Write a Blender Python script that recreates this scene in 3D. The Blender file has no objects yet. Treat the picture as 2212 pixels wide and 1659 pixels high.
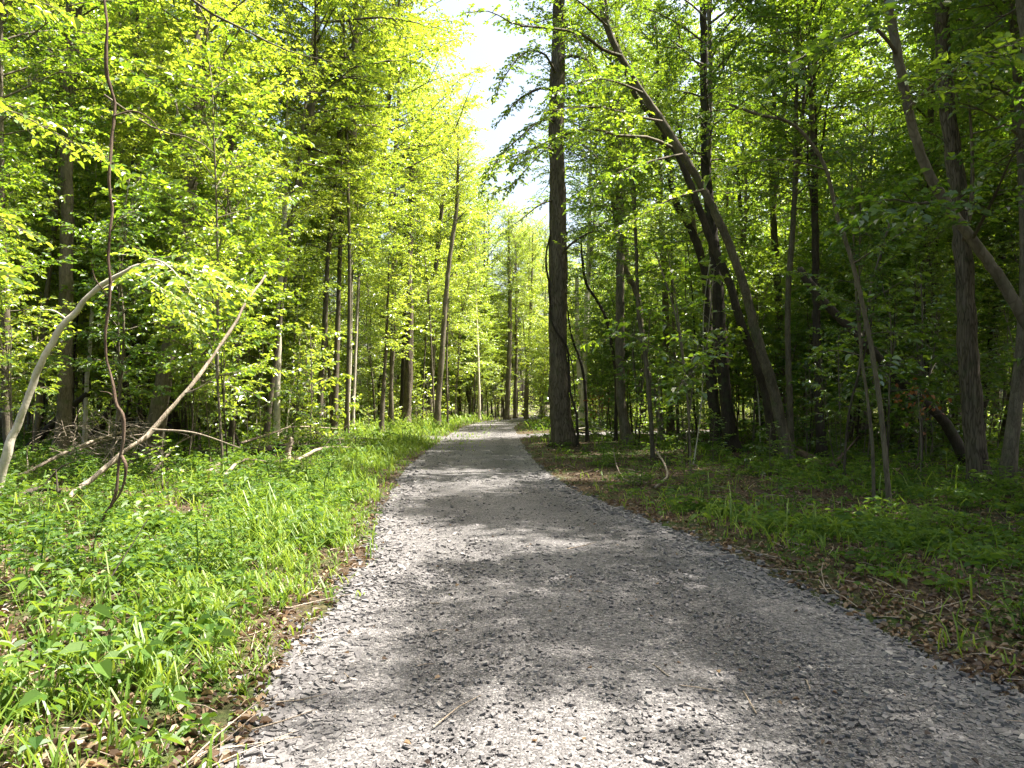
import bpy, math, random
import numpy as np
from mathutils import Vector, Matrix, Quaternion
R = math.radians
sc = bpy.context.scene
COL = sc.collection

# ------------------------------------------------------------------ camera, sky, sun, exposure
F = 1580.0            # focal length in pixels of a 2212-pixel-wide picture
CX, CY, HZ = 1106.0, 829.5, 872.0
CAMH = 1.6
PITCH = math.atan((HZ - CY) / F)
cam = bpy.data.cameras.new('camera'); camo = bpy.data.objects.new('camera', cam); COL.objects.link(camo)
cam.sensor_width = 36.0; cam.lens = 36.0 * F / 2212.0
cam.clip_start = 0.05; cam.clip_end = 3000
camo.location = (0, 0, CAMH); camo.rotation_euler = (math.pi / 2 + PITCH, 0, 0)
sc.camera = camo

SUN_EL, SUN_AZ = 63.0, 77.0     # azimuth measured from straight ahead (+Y) towards the right (+X)
world = bpy.data.worlds.new('World'); sc.world = world; world.use_nodes = True
nt = world.node_tree; nt.nodes.clear()
sky = nt.nodes.new('ShaderNodeTexSky'); sky.sky_type = 'NISHITA'; sky.sun_disc = False
sky.sun_elevation = R(SUN_EL); sky.sun_rotation = R(SUN_AZ)
sky.air_density = 1.3; sky.dust_density = 7.0; sky.ozone_density = 1.0
bg = nt.nodes.new('ShaderNodeBackground'); bg.inputs['Strength'].default_value = 0.09
wo = nt.nodes.new('ShaderNodeOutputWorld')
nt.links.new(sky.outputs[0], bg.inputs[0]); nt.links.new(bg.outputs[0], wo.inputs[0])
sun = bpy.data.lights.new('sun', 'SUN'); suno = bpy.data.objects.new('sun', sun); COL.objects.link(suno)
sun.energy = 5.0; sun.angle = R(0.53); sun.color = (1.0, 0.95, 0.86)
sdir = Vector((math.sin(R(SUN_AZ)) * math.cos(R(SUN_EL)), math.cos(R(SUN_AZ)) * math.cos(R(SUN_EL)), math.sin(R(SUN_EL))))
suno.rotation_euler = sdir.to_track_quat('Z', 'Y').to_euler()
vs = sc.view_settings
vs.view_transform = 'Standard'; vs.look = 'None'; vs.gamma = 1.0; vs.use_curve_mapping = False
vs.exposure = 2.15
sc.render.engine = 'CYCLES'
cy = sc.cycles
cy.max_bounces = 7; cy.diffuse_bounces = 5; cy.glossy_bounces = 1; cy.transmission_bounces = 5; cy.transparent_max_bounces = 4
cy.caustics_reflective = False; cy.caustics_refractive = False
cy.sample_clamp_indirect = 6.0
cy.use_denoising = True; cy.denoiser = 'OPENIMAGEDENOISE'; cy.denoising_input_passes = 'RGB_ALBEDO_NORMAL'; cy.denoising_prefilter = 'NONE'
cy.use_adaptive_sampling = True; cy.adaptive_threshold = 0.015

# ------------------------------------------------------------------ picture pixel -> world
FW = np.array([0, math.cos(PITCH), math.sin(PITCH)]); UP = np.array([0, -math.sin(PITCH), math.cos(PITCH)]); RT = np.array([1.0, 0, 0])
def ray(px, py):
    return (px - CX) / F * RT + (CY - py) / F * UP + FW
def P(px, py, Y):
    d = ray(px, py); return np.array([0, 0, CAMH]) + d * (Y / d[1])
def depth_at(py, z=0.0):
    d = ray(CX, py); return min(140.0, d[1] * (CAMH - z) / max(1e-4, -d[2]))
def px_of(x, y, z=0):
    v = np.array([x, y, z - CAMH]); return CX + F * x / max(0.1, v @ FW)

# ------------------------------------------------------------------ path and relief
PY = np.array([-6, 0, 3.4, 5, 7.7, 10, 13.3, 18, 25, 35, 50, 62, 72, 85, 100, 120, 150.])
PC = np.array([1.3, 0.95, 0.72, 0.62, 0.42, 0.05, -0.5, -0.95, -1.2, -1.45, -1.65, -1.1, 0.1, 2.6, 6.6, 14, 30.])
PW = np.array([1.9, 1.9, 1.87, 1.9, 1.88, 1.75, 1.62, 1.6, 1.62, 1.7, 1.7, 1.7, 1.7, 1.7, 1.7, 1.7, 1.7])
def pc(y): return np.interp(y, PY, PC)
def pw(y): return np.interp(y, PY, PW)
def wob(x, y):
    return (0.5 * np.sin(1.1 * x + 0.7 * y + 1.3) + 0.3 * np.sin(2.3 * x - 1.9 * y + 0.4) + 0.25 * np.sin(0.45 * x + 0.31 * y)
            + 0.16 * np.sin(4.7 * x + 3.9 * y) + 0.1 * np.sin(9.1 * x - 8.3 * y + 2))
def seg_d(x, y, pts):
    best = np.full(np.shape(x), 1e9)
    for (ax, ay), (bx, by) in zip(pts[:-1], pts[1:]):
        dx, dy = bx - ax, by - ay
        t = np.clip(((x - ax) * dx + (y - ay) * dy) / (dx * dx + dy * dy), 0, 1)
        best = np.minimum(best, np.hypot(x - ax - t * dx, y - ay - t * dy))
    return best
SPUR_L = [(-1.5, 33.5), (-4.5, 35), (-8, 38), (-13, 43)]
SPUR_R = [(-1.0, 35), (2, 38), (7, 41), (14, 43), (26, 44)]
def dpath(x, y):
    """signed distance outside the gravel (negative on it)"""
    a = np.abs(x - pc(y)) - pw(y)
    b = seg_d(x, y, SPUR_L) - 1.15
    c = seg_d(x, y, SPUR_R) - 1.3
    return np.minimum(a, np.minimum(b, c)) + 0.11 * wob(x * 1.7, y * 1.7) + .06 * wob(x * 4.6 + 2, y * 4.6)
def gz(x, y):
    d = dpath(x, y)
    off = np.clip(d / 1.5, 0, 1)
    h = 0.055 * wob(x * .8, y * .8) * off + 0.05 * off
    far = np.clip((np.abs(x - pc(y)) - 4) / 30, 0, 1)
    h = h + 0.5 * far * far * np.sin(0.09 * x + 0.05 * y)
    return h - 0.035 * (1 - np.clip((d + 0.1) / 0.25, 0, 1))

# ------------------------------------------------------------------ mesh builder
class MB:
    def __init__(s): s.v = []; s.f = []; s.m = []; s.t = []; s.n = 0
    def add(s, v, f, mat=0, tone=0.5):
        v = np.asarray(v, float).reshape(-1, 3); f = np.asarray(f, int).reshape(-1, 4)
        s.v.append(v); s.f.append(f + s.n); s.m.append(np.full(len(f), mat)); s.n += len(v)
        s.t.append(np.broadcast_to(np.asarray(tone, float), (len(v),)))
    def arrays(s):
        return np.concatenate(s.v), np.concatenate(s.f), np.concatenate(s.m), np.concatenate(s.t)
    def mesh(s, name, mats, smooth_mats=(0,)):
        v, f, m, t = s.arrays()
        me = bpy.data.meshes.new(name)
        me.vertices.add(len(v)); me.vertices.foreach_set('co', v.ravel())
        tri = f[:, 3] < 0 if False else (f[:, 3] == f[:, 2])
        n = np.where(tri, 3, 4)
        keep = np.ones((len(f), 4), bool); keep[:, 3] = ~tri
        me.loops.add(int(n.sum())); me.polygons.add(len(f))
        me.loops.foreach_set('vertex_index', f[keep])
        st = np.concatenate([[0], np.cumsum(n)[:-1]])
        me.polygons.foreach_set('loop_start', st); me.polygons.foreach_set('loop_total', n)
        me.polygons.foreach_set('material_index', m)
        me.polygons.foreach_set('use_smooth', np.isin(m, smooth_mats))
        a = me.attributes.new('tone', 'FLOAT', 'POINT'); a.data.foreach_set('value', t)
        for mt in mats: me.materials.append(mt)
        me.update(calc_edges=True); me.validate()
        return me

def smooth(pts, n):
    """Catmull-Rom through the points, n samples"""
    p = np.asarray(pts, float)
    if len(p) < 3:
        t = np.linspace(0, 1, n)[:, None]; return p[0] * (1 - t) + p[-1] * t
    q = np.vstack([2 * p[0] - p[1], p, 2 * p[-1] - p[-2]])
    L = np.concatenate([[0], np.cumsum(np.linalg.norm(np.diff(p, axis=0), axis=1))])
    s = np.linspace(0, L[-1], n); out = []
    for v in s:
        i = min(len(p) - 2, max(0, np.searchsorted(L, v, 'right') - 1))
        t = (v - L[i]) / max(1e-9, L[i + 1] - L[i])
        a, b, c, d = q[i], q[i + 1], q[i + 2], q[i + 3]
        out.append(0.5 * ((2 * b) + (-a + c) * t + (2 * a - 5 * b + 4 * c - d) * t * t + (-a + 3 * b - 3 * c + d) * t ** 3))
    return np.array(out)

def tube(mb, pts, rad, sides=8, mat=0, tone=0.5, rough=0.0, rng=None, cap=True, root=0.0):
    p = np.asarray(pts, float); n = len(p); rad = np.broadcast_to(np.asarray(rad, float), (n,))
    T = np.gradient(p, axis=0); T /= np.linalg.norm(T, axis=1)[:, None] + 1e-12
    u = np.cross(T[0], [0.3, 1, 0.1]);
    if np.linalg.norm(u) < .1: u = np.cross(T[0], [1, 0, 0])
    u /= np.linalg.norm(u); U = [u]
    for i in range(1, n):
        u = U[-1] - T[i] * (U[-1] @ T[i]); U.append(u / (np.linalg.norm(u) + 1e-12))
    U = np.array(U); W = np.cross(T, U)
    a = np.linspace(0, 2 * np.pi, sides, endpoint=False)
    rr = rad[:, None] * np.ones(sides)[None]
    if rough:
        ph = (rng or np.random.default_rng(1)).uniform(0, 6.28, 4)
        z = np.arange(n)[:, None]
        rr = rr * (1 + rough * (np.sin(3 * a + ph[0] + .25 * z) * .5 + np.sin(5 * a + ph[1] - .4 * z) * .35 + np.sin(2 * a + ph[2] + .9 * z) * .4))
    if root:
        L_ = np.concatenate([[0], np.cumsum(np.linalg.norm(np.diff(p, axis=0), axis=1))])[:, None]
        rr = rr * (1 + root * np.exp(-L_ / (rad[-1] * 1.5 + .12)) * (np.cos(4 * a + 1) * .5 + np.cos(7 * a + 2) * .35))
    v = p[:, None, :] + rr[..., None] * (np.cos(a)[None, :, None] * U[:, None, :] + np.sin(a)[None, :, None] * W[:, None, :])
    i = np.arange(n - 1)[:, None] * sides; j = np.arange(sides)[None]; k = (j + 1) % sides
    f = np.stack([i + j, i + k, i + sides + k, i + sides + j], -1).reshape(-1, 4)
    v = v.reshape(-1, 3)
    if cap and rad[-1] > 0.01:
        c0 = len(v); v = np.vstack([v, p[-1], p[0]])
        b = (n - 1) * sides
        f = np.vstack([f] + [[b + q, b + (q + 1) % sides, c0, c0] for q in range(sides)] + [[(q + 1) % sides, q, c0 + 1, c0 + 1] for q in range(sides)])
    mb.add(v, f, mat, tone)

def nrm(a): return a / (np.linalg.norm(a, axis=-1, keepdims=True) + 1e-12)

def leaves(mb, b, d, nv, L, W, tone, mat=1, hi=False, fold=0.18):
    """leaf blades: b base, d direction, nv upward normal, all (n,3)"""
    d = nrm(d); s = nrm(np.cross(nv, d)); nn = np.cross(d, s)
    L = np.broadcast_to(L, (len(b),))[:, None]; W = np.broadcast_to(W, (len(b),))[:, None]
    n = len(b)
    if hi:
        o = [(0, 0, 0), (.22, .42, fold), (.58, .44, fold * .8), (1, 0, -.12), (.58, -.44, fold * .8), (.22, -.42, fold)]
        V = np.stack([b + d * L * x + s * W * y + nn * L * z * (1 if x < 1 else 1) for x, y, z in o], 1)
        f0 = np.array([[0, 1, 2, 3], [0, 3, 4, 5]])
        f = (f0[None] + (np.arange(n) * 6)[:, None, None]).reshape(-1, 4)
        t = np.repeat(tone, 6)
    else:
        o = [(0, 0, 0), (.42, .5, fold), (1, 0, -.1), (.42, -.5, fold)]
        V = np.stack([b + d * L * x + s * W * y + nn * L * z for x, y, z in o], 1)
        f = (np.arange(4)[None] + (np.arange(n) * 4)[:, None]); t = np.repeat(tone, 4)
    mb.add(V.reshape(-1, 3), f, mat, t)

def grow(mb, pts, r0, rng, tl=.7, tsp=.16, ll=.1, lsp=.06, start=.15, hi=False, wood=True, sides=4, lw=.62, tone0=.5, twood=True):
    """a limb with side twigs and leaves lying in a loose horizontal spray"""
    n = max(4, len(pts)); p = smooth(pts, max(7, 2 * n)); L = np.linalg.norm(np.diff(p, axis=0), axis=1); S = np.concatenate([[0], np.cumsum(L)]); tot = S[-1]
    if wood: tube(mb, p, np.linspace(r0, max(.003, r0 * .12), len(p)), sides, 0, rng.uniform(.3, .7), cap=False)
    s = np.arange(start * tot, tot, tsp); s = s + rng.uniform(-.4, .4, len(s)) * tsp; s = np.clip(s, 0, tot * .999)
    s = np.append(s, tot * .995)
    k = len(s)
    B = np.stack([np.interp(s, S, p[:, c]) for c in range(3)], 1)
    T = np.stack([np.interp(s, S, np.gradient(p[:, c], S)) for c in range(3)], 1); T = nrm(T)
    side = nrm(np.cross(T, [0, 0, 1.]) + 1e-6); sg = np.where(np.arange(k) % 2 == 0, 1., -1.)[:, None]
    fwd = rng.uniform(.35, 1.0, (k, 1)); D = nrm(side * sg + T * fwd + rng.normal(0, 1, (k, 3)) * [.22, .22, .36] + [0, 0, .08])
    D[-1] = T[-1]
    fr = s / tot; TL = tl * rng.uniform(.55, 1.15, k) * np.clip(1.15 - .75 * fr, .3, 1)
    m = max(3, int(tl / lsp))
    q = (np.arange(m) + .5) / m
    # points on twig with droop
    X = B[:, None] + D[:, None] * (TL[:, None] * q[None])[..., None]
    X[..., 2] -= (.22 * TL[:, None] * q[None] ** 2)
    use = rng.uniform(0, 1, (k, m)) < np.clip(TL / tl + .25, .3, 1)[:, None]
    use &= q[None] > .12
    use[:, -1] = True
    Dm = np.broadcast_to(D[:, None], X.shape); alt = np.where(np.arange(m) % 2 == 0, 1., -1.)[None, :, None]
    sd = nrm(np.cross(Dm, [0, 0, 1.]) + 1e-6)
    ld = sd * alt * rng.uniform(.5, 1.1, (k, m, 1)) + Dm * rng.uniform(.3, 1., (k, m, 1)) + rng.normal(0, .25, (k, m, 3)) + np.array([0, 0, -.22])
    nv = np.array([0, 0, 1.]) + rng.normal(0, .42, (k, m, 3))
    X = X[use]; ld = ld[use]; nv = nv[use]; c = len(X)
    le = ll * rng.uniform(.5, 1.35, c)
    leaves(mb, X, ld, nv, le, le * lw, np.clip(rng.normal(tone0, .2, c), 0, 1), 1, hi)
    if twood:
        # thin three-sided twigs
        for i in range(k):
            e = B[i] + D[i] * TL[i]; e = e - [0, 0, .22 * TL[i]]; mid = (B[i] + D[i] * TL[i] * .5) - [0, 0, .055 * TL[i]]
            tube(mb, [B[i], mid, e], [max(.0035, r0 * .22), .003, .0015], 3, 0, .5, cap=False)

def crown(seed, H, Rr, nb, ll, hi=False, tl=.75, tsp=.16, lsp=.07, prof='oval', r0=.05, axis_r=.07, low=0.0, twood=False, dens=1.0, fork=2):
    rng = np.random.default_rng(seed); mb = MB()
    ax = np.array([[0, 0, 0], [rng.normal(0, .03 * H), rng.normal(0, .03 * H), H * .5], [rng.normal(0, .05 * H), rng.normal(0, .05 * H), H * .98]])
    axp = smooth(ax, 12)
    tube(mb, axp, np.linspace(axis_r, .01, 12), 6, 0, .5, cap=False)
    for i in range(nb):
        t = low + (1 - low) * ((i + rng.uniform(0, .8)) / nb)
        c = np.array([np.interp(t * H, axp[:, 2], axp[:, k]) for k in range(3)])
        az = i * 2.399 + rng.uniform(-.5, .5)
        if prof == 'oval': w = math.sin(math.pi * (.16 + .70 * t)) ** .6
        elif prof == 'cone': w = (1 - t) ** .75 * .95 + .12
        else: w = .55 + .45 * math.sin(math.pi * (t * .8 + .1))
        Lb = Rr * w * rng.uniform(.4, 1.15)
        el = rng.uniform(.15, .6) + t * .75
        h = np.array([math.cos(az), math.sin(az), 0]); o = np.array([-h[1], h[0], 0]) * rng.uniform(-.25, .25)
        def limb(c0, h, o, e, Lb, nseg=4):
            p = [c0]
            for k in range(nseg):
                e = e - rng.uniform(-.08, .24); st = Lb / nseg
                p.append(p[-1] + (h * math.cos(e) + o * (k / 3) + np.array([0, 0, math.sin(e)])) * st)
            return p
        p = limb(c, h, o, el, Lb); ra = r0 * (.4 + .6 * Lb / Rr); t0 = rng.uniform(.3, .7)
        kw = dict(tsp=tsp / dens, ll=ll, lsp=lsp, hi=hi, twood=twood)
        grow(mb, p, ra, rng, tl=tl * (.6 + .5 * w), start=.25, tone0=t0, **kw)
        if fork and Lb > .8:
            for fk in range(fork):
                k = rng.integers(1, 3 + (fk > 0)); a2 = az + rng.choice([-1, 1]) * rng.uniform(.4, 1.0); h2 = np.array([math.cos(a2), math.sin(a2), 0])
                grow(mb, limb(p[k], h2, o, rng.uniform(-.25, .95), Lb * rng.uniform(.35, .65), 3), ra * .6, rng, tl=tl * (.5 + .4 * w), start=.1, tone0=np.clip(t0 + rng.normal(0, .1), .2, .8), **kw)
    return mb

# ------------------------------------------------------------------ materials
def newmat(name):
    m = bpy.data.materials.new(name); m.use_nodes = True; t = m.node_tree; t.nodes.clear()
    o = t.nodes.new('ShaderNodeOutputMaterial'); return m, t, o
def N(t, kind, **kw):
    n = t.nodes.new(kind)
    for k, v in kw.items():
        if k in n.inputs.keys(): n.inputs[k].default_value = v
        else: setattr(n, k, v)
    return n
def ramp(t, fac, stops):
    r = t.nodes.new('ShaderNodeValToRGB'); e = r.color_ramp.elements
    while len(e) < len(stops): e.new(.5)
    for i, (p, c) in enumerate(stops): e[i].position = p; e[i].color = (*c, 1)
    t.links.new(fac, r.inputs[0]); return r
def leaf_mat(name, dark, mid, light, tr, trl, gloss=.05, rough=.42, trfac=.42, objvar=.42):
    m, t, o = newmat(name); L = t.links.new
    at = N(t, 'ShaderNodeAttribute', attribute_name='tone'); oi = N(t, 'ShaderNodeObjectInfo')
    mr = N(t, 'ShaderNodeMath', operation='MULTIPLY_ADD'); L(oi.outputs['Random'], mr.inputs[0]); mr.inputs[1].default_value = objvar; mr.inputs[2].default_value = -objvar / 2
    ad = N(t, 'ShaderNodeMath', operation='ADD', use_clamp=True); L(at.outputs['Fac'], ad.inputs[0]); L(mr.outputs[0], ad.inputs[1])
    c = ramp(t, ad.outputs[0], [(0, dark), (.5, mid), (1, light)])
    c2 = ramp(t, ad.outputs[0], [(0, tr), (1, trl)])
    d = N(t, 'ShaderNodeBsdfDiffuse'); L(c.outputs[0], d.inputs[0])
    tb = N(t, 'ShaderNodeBsdfTranslucent'); L(c2.outputs[0], tb.inputs[0])
    mx = N(t, 'ShaderNodeMixShader'); mx.inputs[0].default_value = trfac; L(d.outputs[0], mx.inputs[1]); L(tb.outputs[0], mx.inputs[2])
    g = N(t, 'ShaderNodeBsdfGlossy'); g.inputs['Roughness'].default_value = rough; g.inputs['Color'].default_value = (1, 1, 1, 1)
    m2 = N(t, 'ShaderNodeMixShader'); m2.inputs[0].default_value = gloss; L(mx.outputs[0], m2.inputs[1]); L(g.outputs[0], m2.inputs[2])
    L(m2.outputs[0], o.inputs[0]); return m
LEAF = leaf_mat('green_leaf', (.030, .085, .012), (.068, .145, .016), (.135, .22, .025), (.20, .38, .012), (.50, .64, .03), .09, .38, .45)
LEAF_SUN = leaf_mat('light_green_leaf', (.05, .12, .015), (.105, .19, .02), (.19, .27, .035), (.34, .50, .02), (.66, .74, .06), .09, .38, .48)  # paler, yellower copy of the leaf: sunlight put into its colour
LEAF_DEEP = leaf_mat('deep_green_leaf', (.014, .045, .009), (.030, .082, .012), (.065, .135, .018), (.12, .27, .010), (.38, .52, .025), .06, .42, .42)  # darker copy of the leaf: the wood's shade put into its colour
PLANT = leaf_mat('undergrowth_leaf', (.02, .055, .010), (.048, .105, .015), (.11, .18, .03), (.12, .25, .015), (.34, .48, .04), .018, .5, .35)
GRASS = leaf_mat('grass_blade', (.045, .10, .012), (.10, .18, .02), (.21, .27, .05), (.20, .34, .02), (.42, .52, .05), .02, .45, .38)
LITTER = leaf_mat('dead_leaf', (.045, .026, .016), (.13, .08, .045), (.30, .21, .12), (.08, .04, .02), (.25, .14, .06), .04, .5, .2, 0)
ORANGE = leaf_mat('orange_leaf', (.12, .04, .015), (.24, .08, .02), (.36, .14, .03), (.3, .08, .01), (.5, .2, .03), .04, .5, .25)
def bark_mat(name, c0, c1, c2, scale=9, stretch=.22, bump=.6, moss=.0, crack=.45):
    m, t, o = newmat(name); L = t.links.new
    tc = N(t, 'ShaderNodeTexCoord'); mp = N(t, 'ShaderNodeMapping'); mp.inputs['Scale'].default_value = (1, 1, stretch); L(tc.outputs['Object'], mp.inputs[0])
    n1 = N(t, 'ShaderNodeTexNoise', Scale=scale, Detail=6.0, Roughness=.65); L(mp.outputs[0], n1.inputs['Vector'])
    v = N(t, 'ShaderNodeTexVoronoi', Scale=scale * 2.4); v.feature = 'DISTANCE_TO_EDGE'
    nd = N(t, 'ShaderNodeTexNoise', Scale=scale, Detail=3.0); L(mp.outputs[0], nd.inputs['Vector'])
    va = N(t, 'ShaderNodeVectorMath', operation='MULTIPLY_ADD'); L(nd.outputs['Color'], va.inputs[0]); va.inputs[1].default_value = (.12, .12, .12); L(mp.outputs[0], va.inputs[2]); L(va.outputs[0], v.inputs['Vector'])
    n2 = N(t, 'ShaderNodeTexNoise', Scale=2.2, Detail=4.0); L(tc.outputs['Object'], n2.inputs['Vector'])
    mn = N(t, 'ShaderNodeMath', operation='MULTIPLY'); L(n1.outputs[0], mn.inputs[0])
    cl = N(t, 'ShaderNodeMath', operation='MULTIPLY_ADD', use_clamp=True); L(v.outputs['Distance'], cl.inputs[0]); cl.inputs[1].default_value = 5 * crack; cl.inputs[2].default_value = 1 - .75 * crack; L(cl.outputs[0], mn.inputs[1])
    sm = N(t, 'ShaderNodeMath', operation='MULTIPLY_ADD'); L(n2.outputs[0], sm.inputs[0]); sm.inputs[1].default_value = .5; L(mn.outputs[0], sm.inputs[2])
    c = ramp(t, sm.outputs[0], [(.3, c0), (.55, c1), (.95, c2)])
    oi = N(t, 'ShaderNodeObjectInfo'); hs = N(t, 'ShaderNodeHueSaturation'); L(c.outputs[0], hs.inputs['Color'])
    mv = N(t, 'ShaderNodeMath', operation='MULTIPLY_ADD'); L(oi.outputs['Random'], mv.inputs[0]); mv.inputs[1].default_value = .5; mv.inputs[2].default_value = .78; L(mv.outputs[0], hs.inputs['Value'])
    n3 = N(t, 'ShaderNodeTexNoise', Scale=3.5, Detail=5.0); L(tc.outputs['Object'], n3.inputs['Vector'])
    r3 = ramp(t, n3.outputs[0], [(.55, (0, 0, 0)), (.72, (1, 1, 1))])
    mm = N(t, 'ShaderNodeMath', operation='MULTIPLY'); L(r3.outputs[0], mm.inputs[0]); mm.inputs[1].default_value = moss
    mc = N(t, 'ShaderNodeMixRGB'); L(mm.outputs[0], mc.inputs[0]); L(hs.outputs[0], mc.inputs[1]); mc.inputs[2].default_value = (.07, .10, .035, 1)
    d = N(t, 'ShaderNodeBsdfPrincipled', Roughness=.85); d.inputs['Specular IOR Level'].default_value = .2; L(mc.outputs[0], d.inputs['Base Color'])
    b = N(t, 'ShaderNodeBump', Strength=bump, Distance=.02); L(mn.outputs[0], b.inputs['Height']); L(b.outputs[0], d.inputs['Normal'])
    L(d.outputs[0], o.inputs[0]); return m
BARK = bark_mat('grey_brown_bark', (.026, .021, .014), (.085, .07, .05), (.19, .16, .115), moss=.5)
BARK_BIG = bark_mat('furrowed_bark', (.026, .02, .014), (.085, .068, .047), (.19, .155, .115), scale=9, stretch=.12, bump=1.0, moss=.25, crack=.9)
BARK_SHADE = bark_mat('olive_grey_bark', (.02, .017, .012), (.075, .062, .045), (.15, .13, .1), scale=6, stretch=.35, bump=.4, moss=.3)  # grey bark with the shade of the right side put into its colour
BARK_PALE = bark_mat('pale_smooth_bark', (.26, .22, .17), (.44, .39, .31), (.6, .55, .46), scale=5, stretch=.6, bump=.25, moss=.3)
BARK_DARK = bark_mat('dark_wet_bark', (.012, .009, .007), (.034, .027, .02), (.075, .06, .045), moss=.4)  # much darker brown than the other barks
BARK_RED = bark_mat('reddish_bark', (.022, .013, .010), (.075, .047, .034), (.16, .115, .085), scale=14, stretch=.1, bump=.8)
BARK_TWIG = bark_mat('twig_bark', (.05, .04, .03), (.12, .10, .075), (.2, .17, .13), bump=.2)
DEAD = bark_mat('weathered_dead_wood', (.07, .05, .035), (.19, .15, .11), (.36, .30, .24), scale=12, stretch=.12, bump=.8)
def cutwood():
    m, t, o = newmat('orange_rotten_wood'); L = t.links.new
    tc = N(t, 'ShaderNodeTexCoord'); n = N(t, 'ShaderNodeTexNoise', Scale=30.0, Detail=5.0); L(tc.outputs['Object'], n.inputs['Vector'])
    c = ramp(t, n.outputs[0], [(.35, (.12, .05, .02)), (.55, (.42, .2, .06)), (.75, (.6, .42, .2))])
    d = N(t, 'ShaderNodeBsdfPrincipled', Roughness=.9); L(c.outputs[0], d.inputs['Base Color']); L(d.outputs[0], o.inputs[0]); return m
CUT = cutwood()

def ground_mat():
    m, t, o = newmat('forest_floor'); L = t.links.new
    tc = N(t, 'ShaderNodeTexCoord')
    n1 = N(t, 'ShaderNodeTexNoise', Scale=.9, Detail=6.0, Roughness=.6); L(tc.outputs['Object'], n1.inputs['Vector'])
    n2 = N(t, 'ShaderNodeTexNoise', Scale=22.0, Detail=8.0, Roughness=.7); L(tc.outputs['Object'], n2.inputs['Vector'])
    v = N(t, 'ShaderNodeTexVoronoi', Scale=26.0); L(tc.outputs['Object'], v.inputs['Vector'])
    c1 = ramp(t, n2.outputs[0], [(.3, (.022, .015, .010)), (.5, (.065, .047, .032)), (.72, (.15, .115, .08))])
    c2 = ramp(t, n2.outputs[0], [(.3, (.02, .035, .008)), (.55, (.045, .075, .018)), (.75, (.09, .11, .04))])
    r = ramp(t, n1.outputs[0], [(.45, (0, 0, 0)), (.62, (1, 1, 1))])
    mx = N(t, 'ShaderNodeMixRGB'); L(r.outputs[0], mx.inputs[0]); L(c1.outputs[0], mx.inputs[1]); L(c2.outputs[0], mx.inputs[2])
    lv = ramp(t, v.outputs['Color'], [(.0, (.6, .55, .5)), (.6, (1, 1, 1)), (1, (1.6, 1.4, 1.2))])
    m2 = N(t, 'ShaderNodeMixRGB', blend_type='MULTIPLY'); m2.inputs[0].default_value = .7; L(mx.outputs[0], m2.inputs[1]); L(lv.outputs[0], m2.inputs[2])
    d = N(t, 'ShaderNodeBsdfPrincipled', Roughness=.95); d.inputs['Specular IOR Level'].default_value = .1; L(m2.outputs[0], d.inputs['Base Color'])
    b = N(t, 'ShaderNodeBump', Strength=.8, Distance=.03); L(n2.outputs[0], b.inputs['Height']); L(b.outputs[0], d.inputs['Normal'])
    L(d.outputs[0], o.inputs[0]); return m
def gravel_mat(name='gravel_surface'):
    m, t, o = newmat(name); L = t.links.new
    tc = N(t, 'ShaderNodeTexCoord')
    nw = N(t, 'ShaderNodeTexNoise', Scale=1.1, Detail=5.0); L(tc.outputs['Object'], nw.inputs['Vector'])
    v1 = N(t, 'ShaderNodeTexVoronoi', Scale=62.0); L(tc.outputs['Object'], v1.inputs['Vector'])
    v2 = N(t, 'ShaderNodeTexVoronoi', Scale=150.0); L(tc.outputs['Object'], v2.inputs['Vector'])
    nf = N(t, 'ShaderNodeTexNoise', Scale=420.0, Detail=2.0); L(tc.outputs['Object'], nf.inputs['Vector'])
    sx = N(t, 'ShaderNodeSeparateColor'); L(v1.outputs['Color'], sx.inputs[0])
    sy = N(t, 'ShaderNodeSeparateColor'); L(v2.outputs['Color'], sy.inputs[0])
    a = N(t, 'ShaderNodeMath', operation='MULTIPLY_ADD'); L(sx.outputs[0], a.inputs[0]); a.inputs[1].default_value = .55; 
    b0 = N(t, 'ShaderNodeMath', operation='MULTIPLY_ADD'); L(sy.outputs[0], b0.inputs[0]); b0.inputs[1].default_value = .3; b0.inputs[2].default_value = .04; L(b0.outputs[0], a.inputs[2])
    a2 = N(t, 'ShaderNodeMath', operation='MULTIPLY_ADD'); L(nw.outputs[0], a2.inputs[0]); a2.inputs[1].default_value = .32; L(a.outputs[0], a2.inputs[2])
    c = ramp(t, a2.outputs[0], [(.15, (.04, .037, .037)), (.42, (.10, .093, .092)), (.7, (.16, .15, .148)), (.88, (.25, .235, .228)), (1, (.42, .39, .365))])
    tn = N(t, 'ShaderNodeAttribute', attribute_name='tone'); hv = N(t, 'ShaderNodeHueSaturation'); L(c.outputs[0], hv.inputs['Color']); L(tn.outputs['Fac'], hv.inputs['Value'])
    d = N(t, 'ShaderNodeBsdfPrincipled', Roughness=.85); d.inputs['Specular IOR Level'].default_value = .25; L(hv.outputs[0], d.inputs['Base Color'])
    hh = N(t, 'ShaderNodeMath', operation='MULTIPLY_ADD'); L(v1.outputs['Distance'], hh.inputs[0]); hh.inputs[1].default_value = -1.0; L(sy.outputs[1], hh.inputs[2])
    b = N(t, 'ShaderNodeBump', Strength=1.0, Distance=.012); L(hh.outputs[0], b.inputs['Height']); L(b.outputs[0], d.inputs['Normal'])
    L(d.outputs[0], o.inputs[0]); return m
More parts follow.
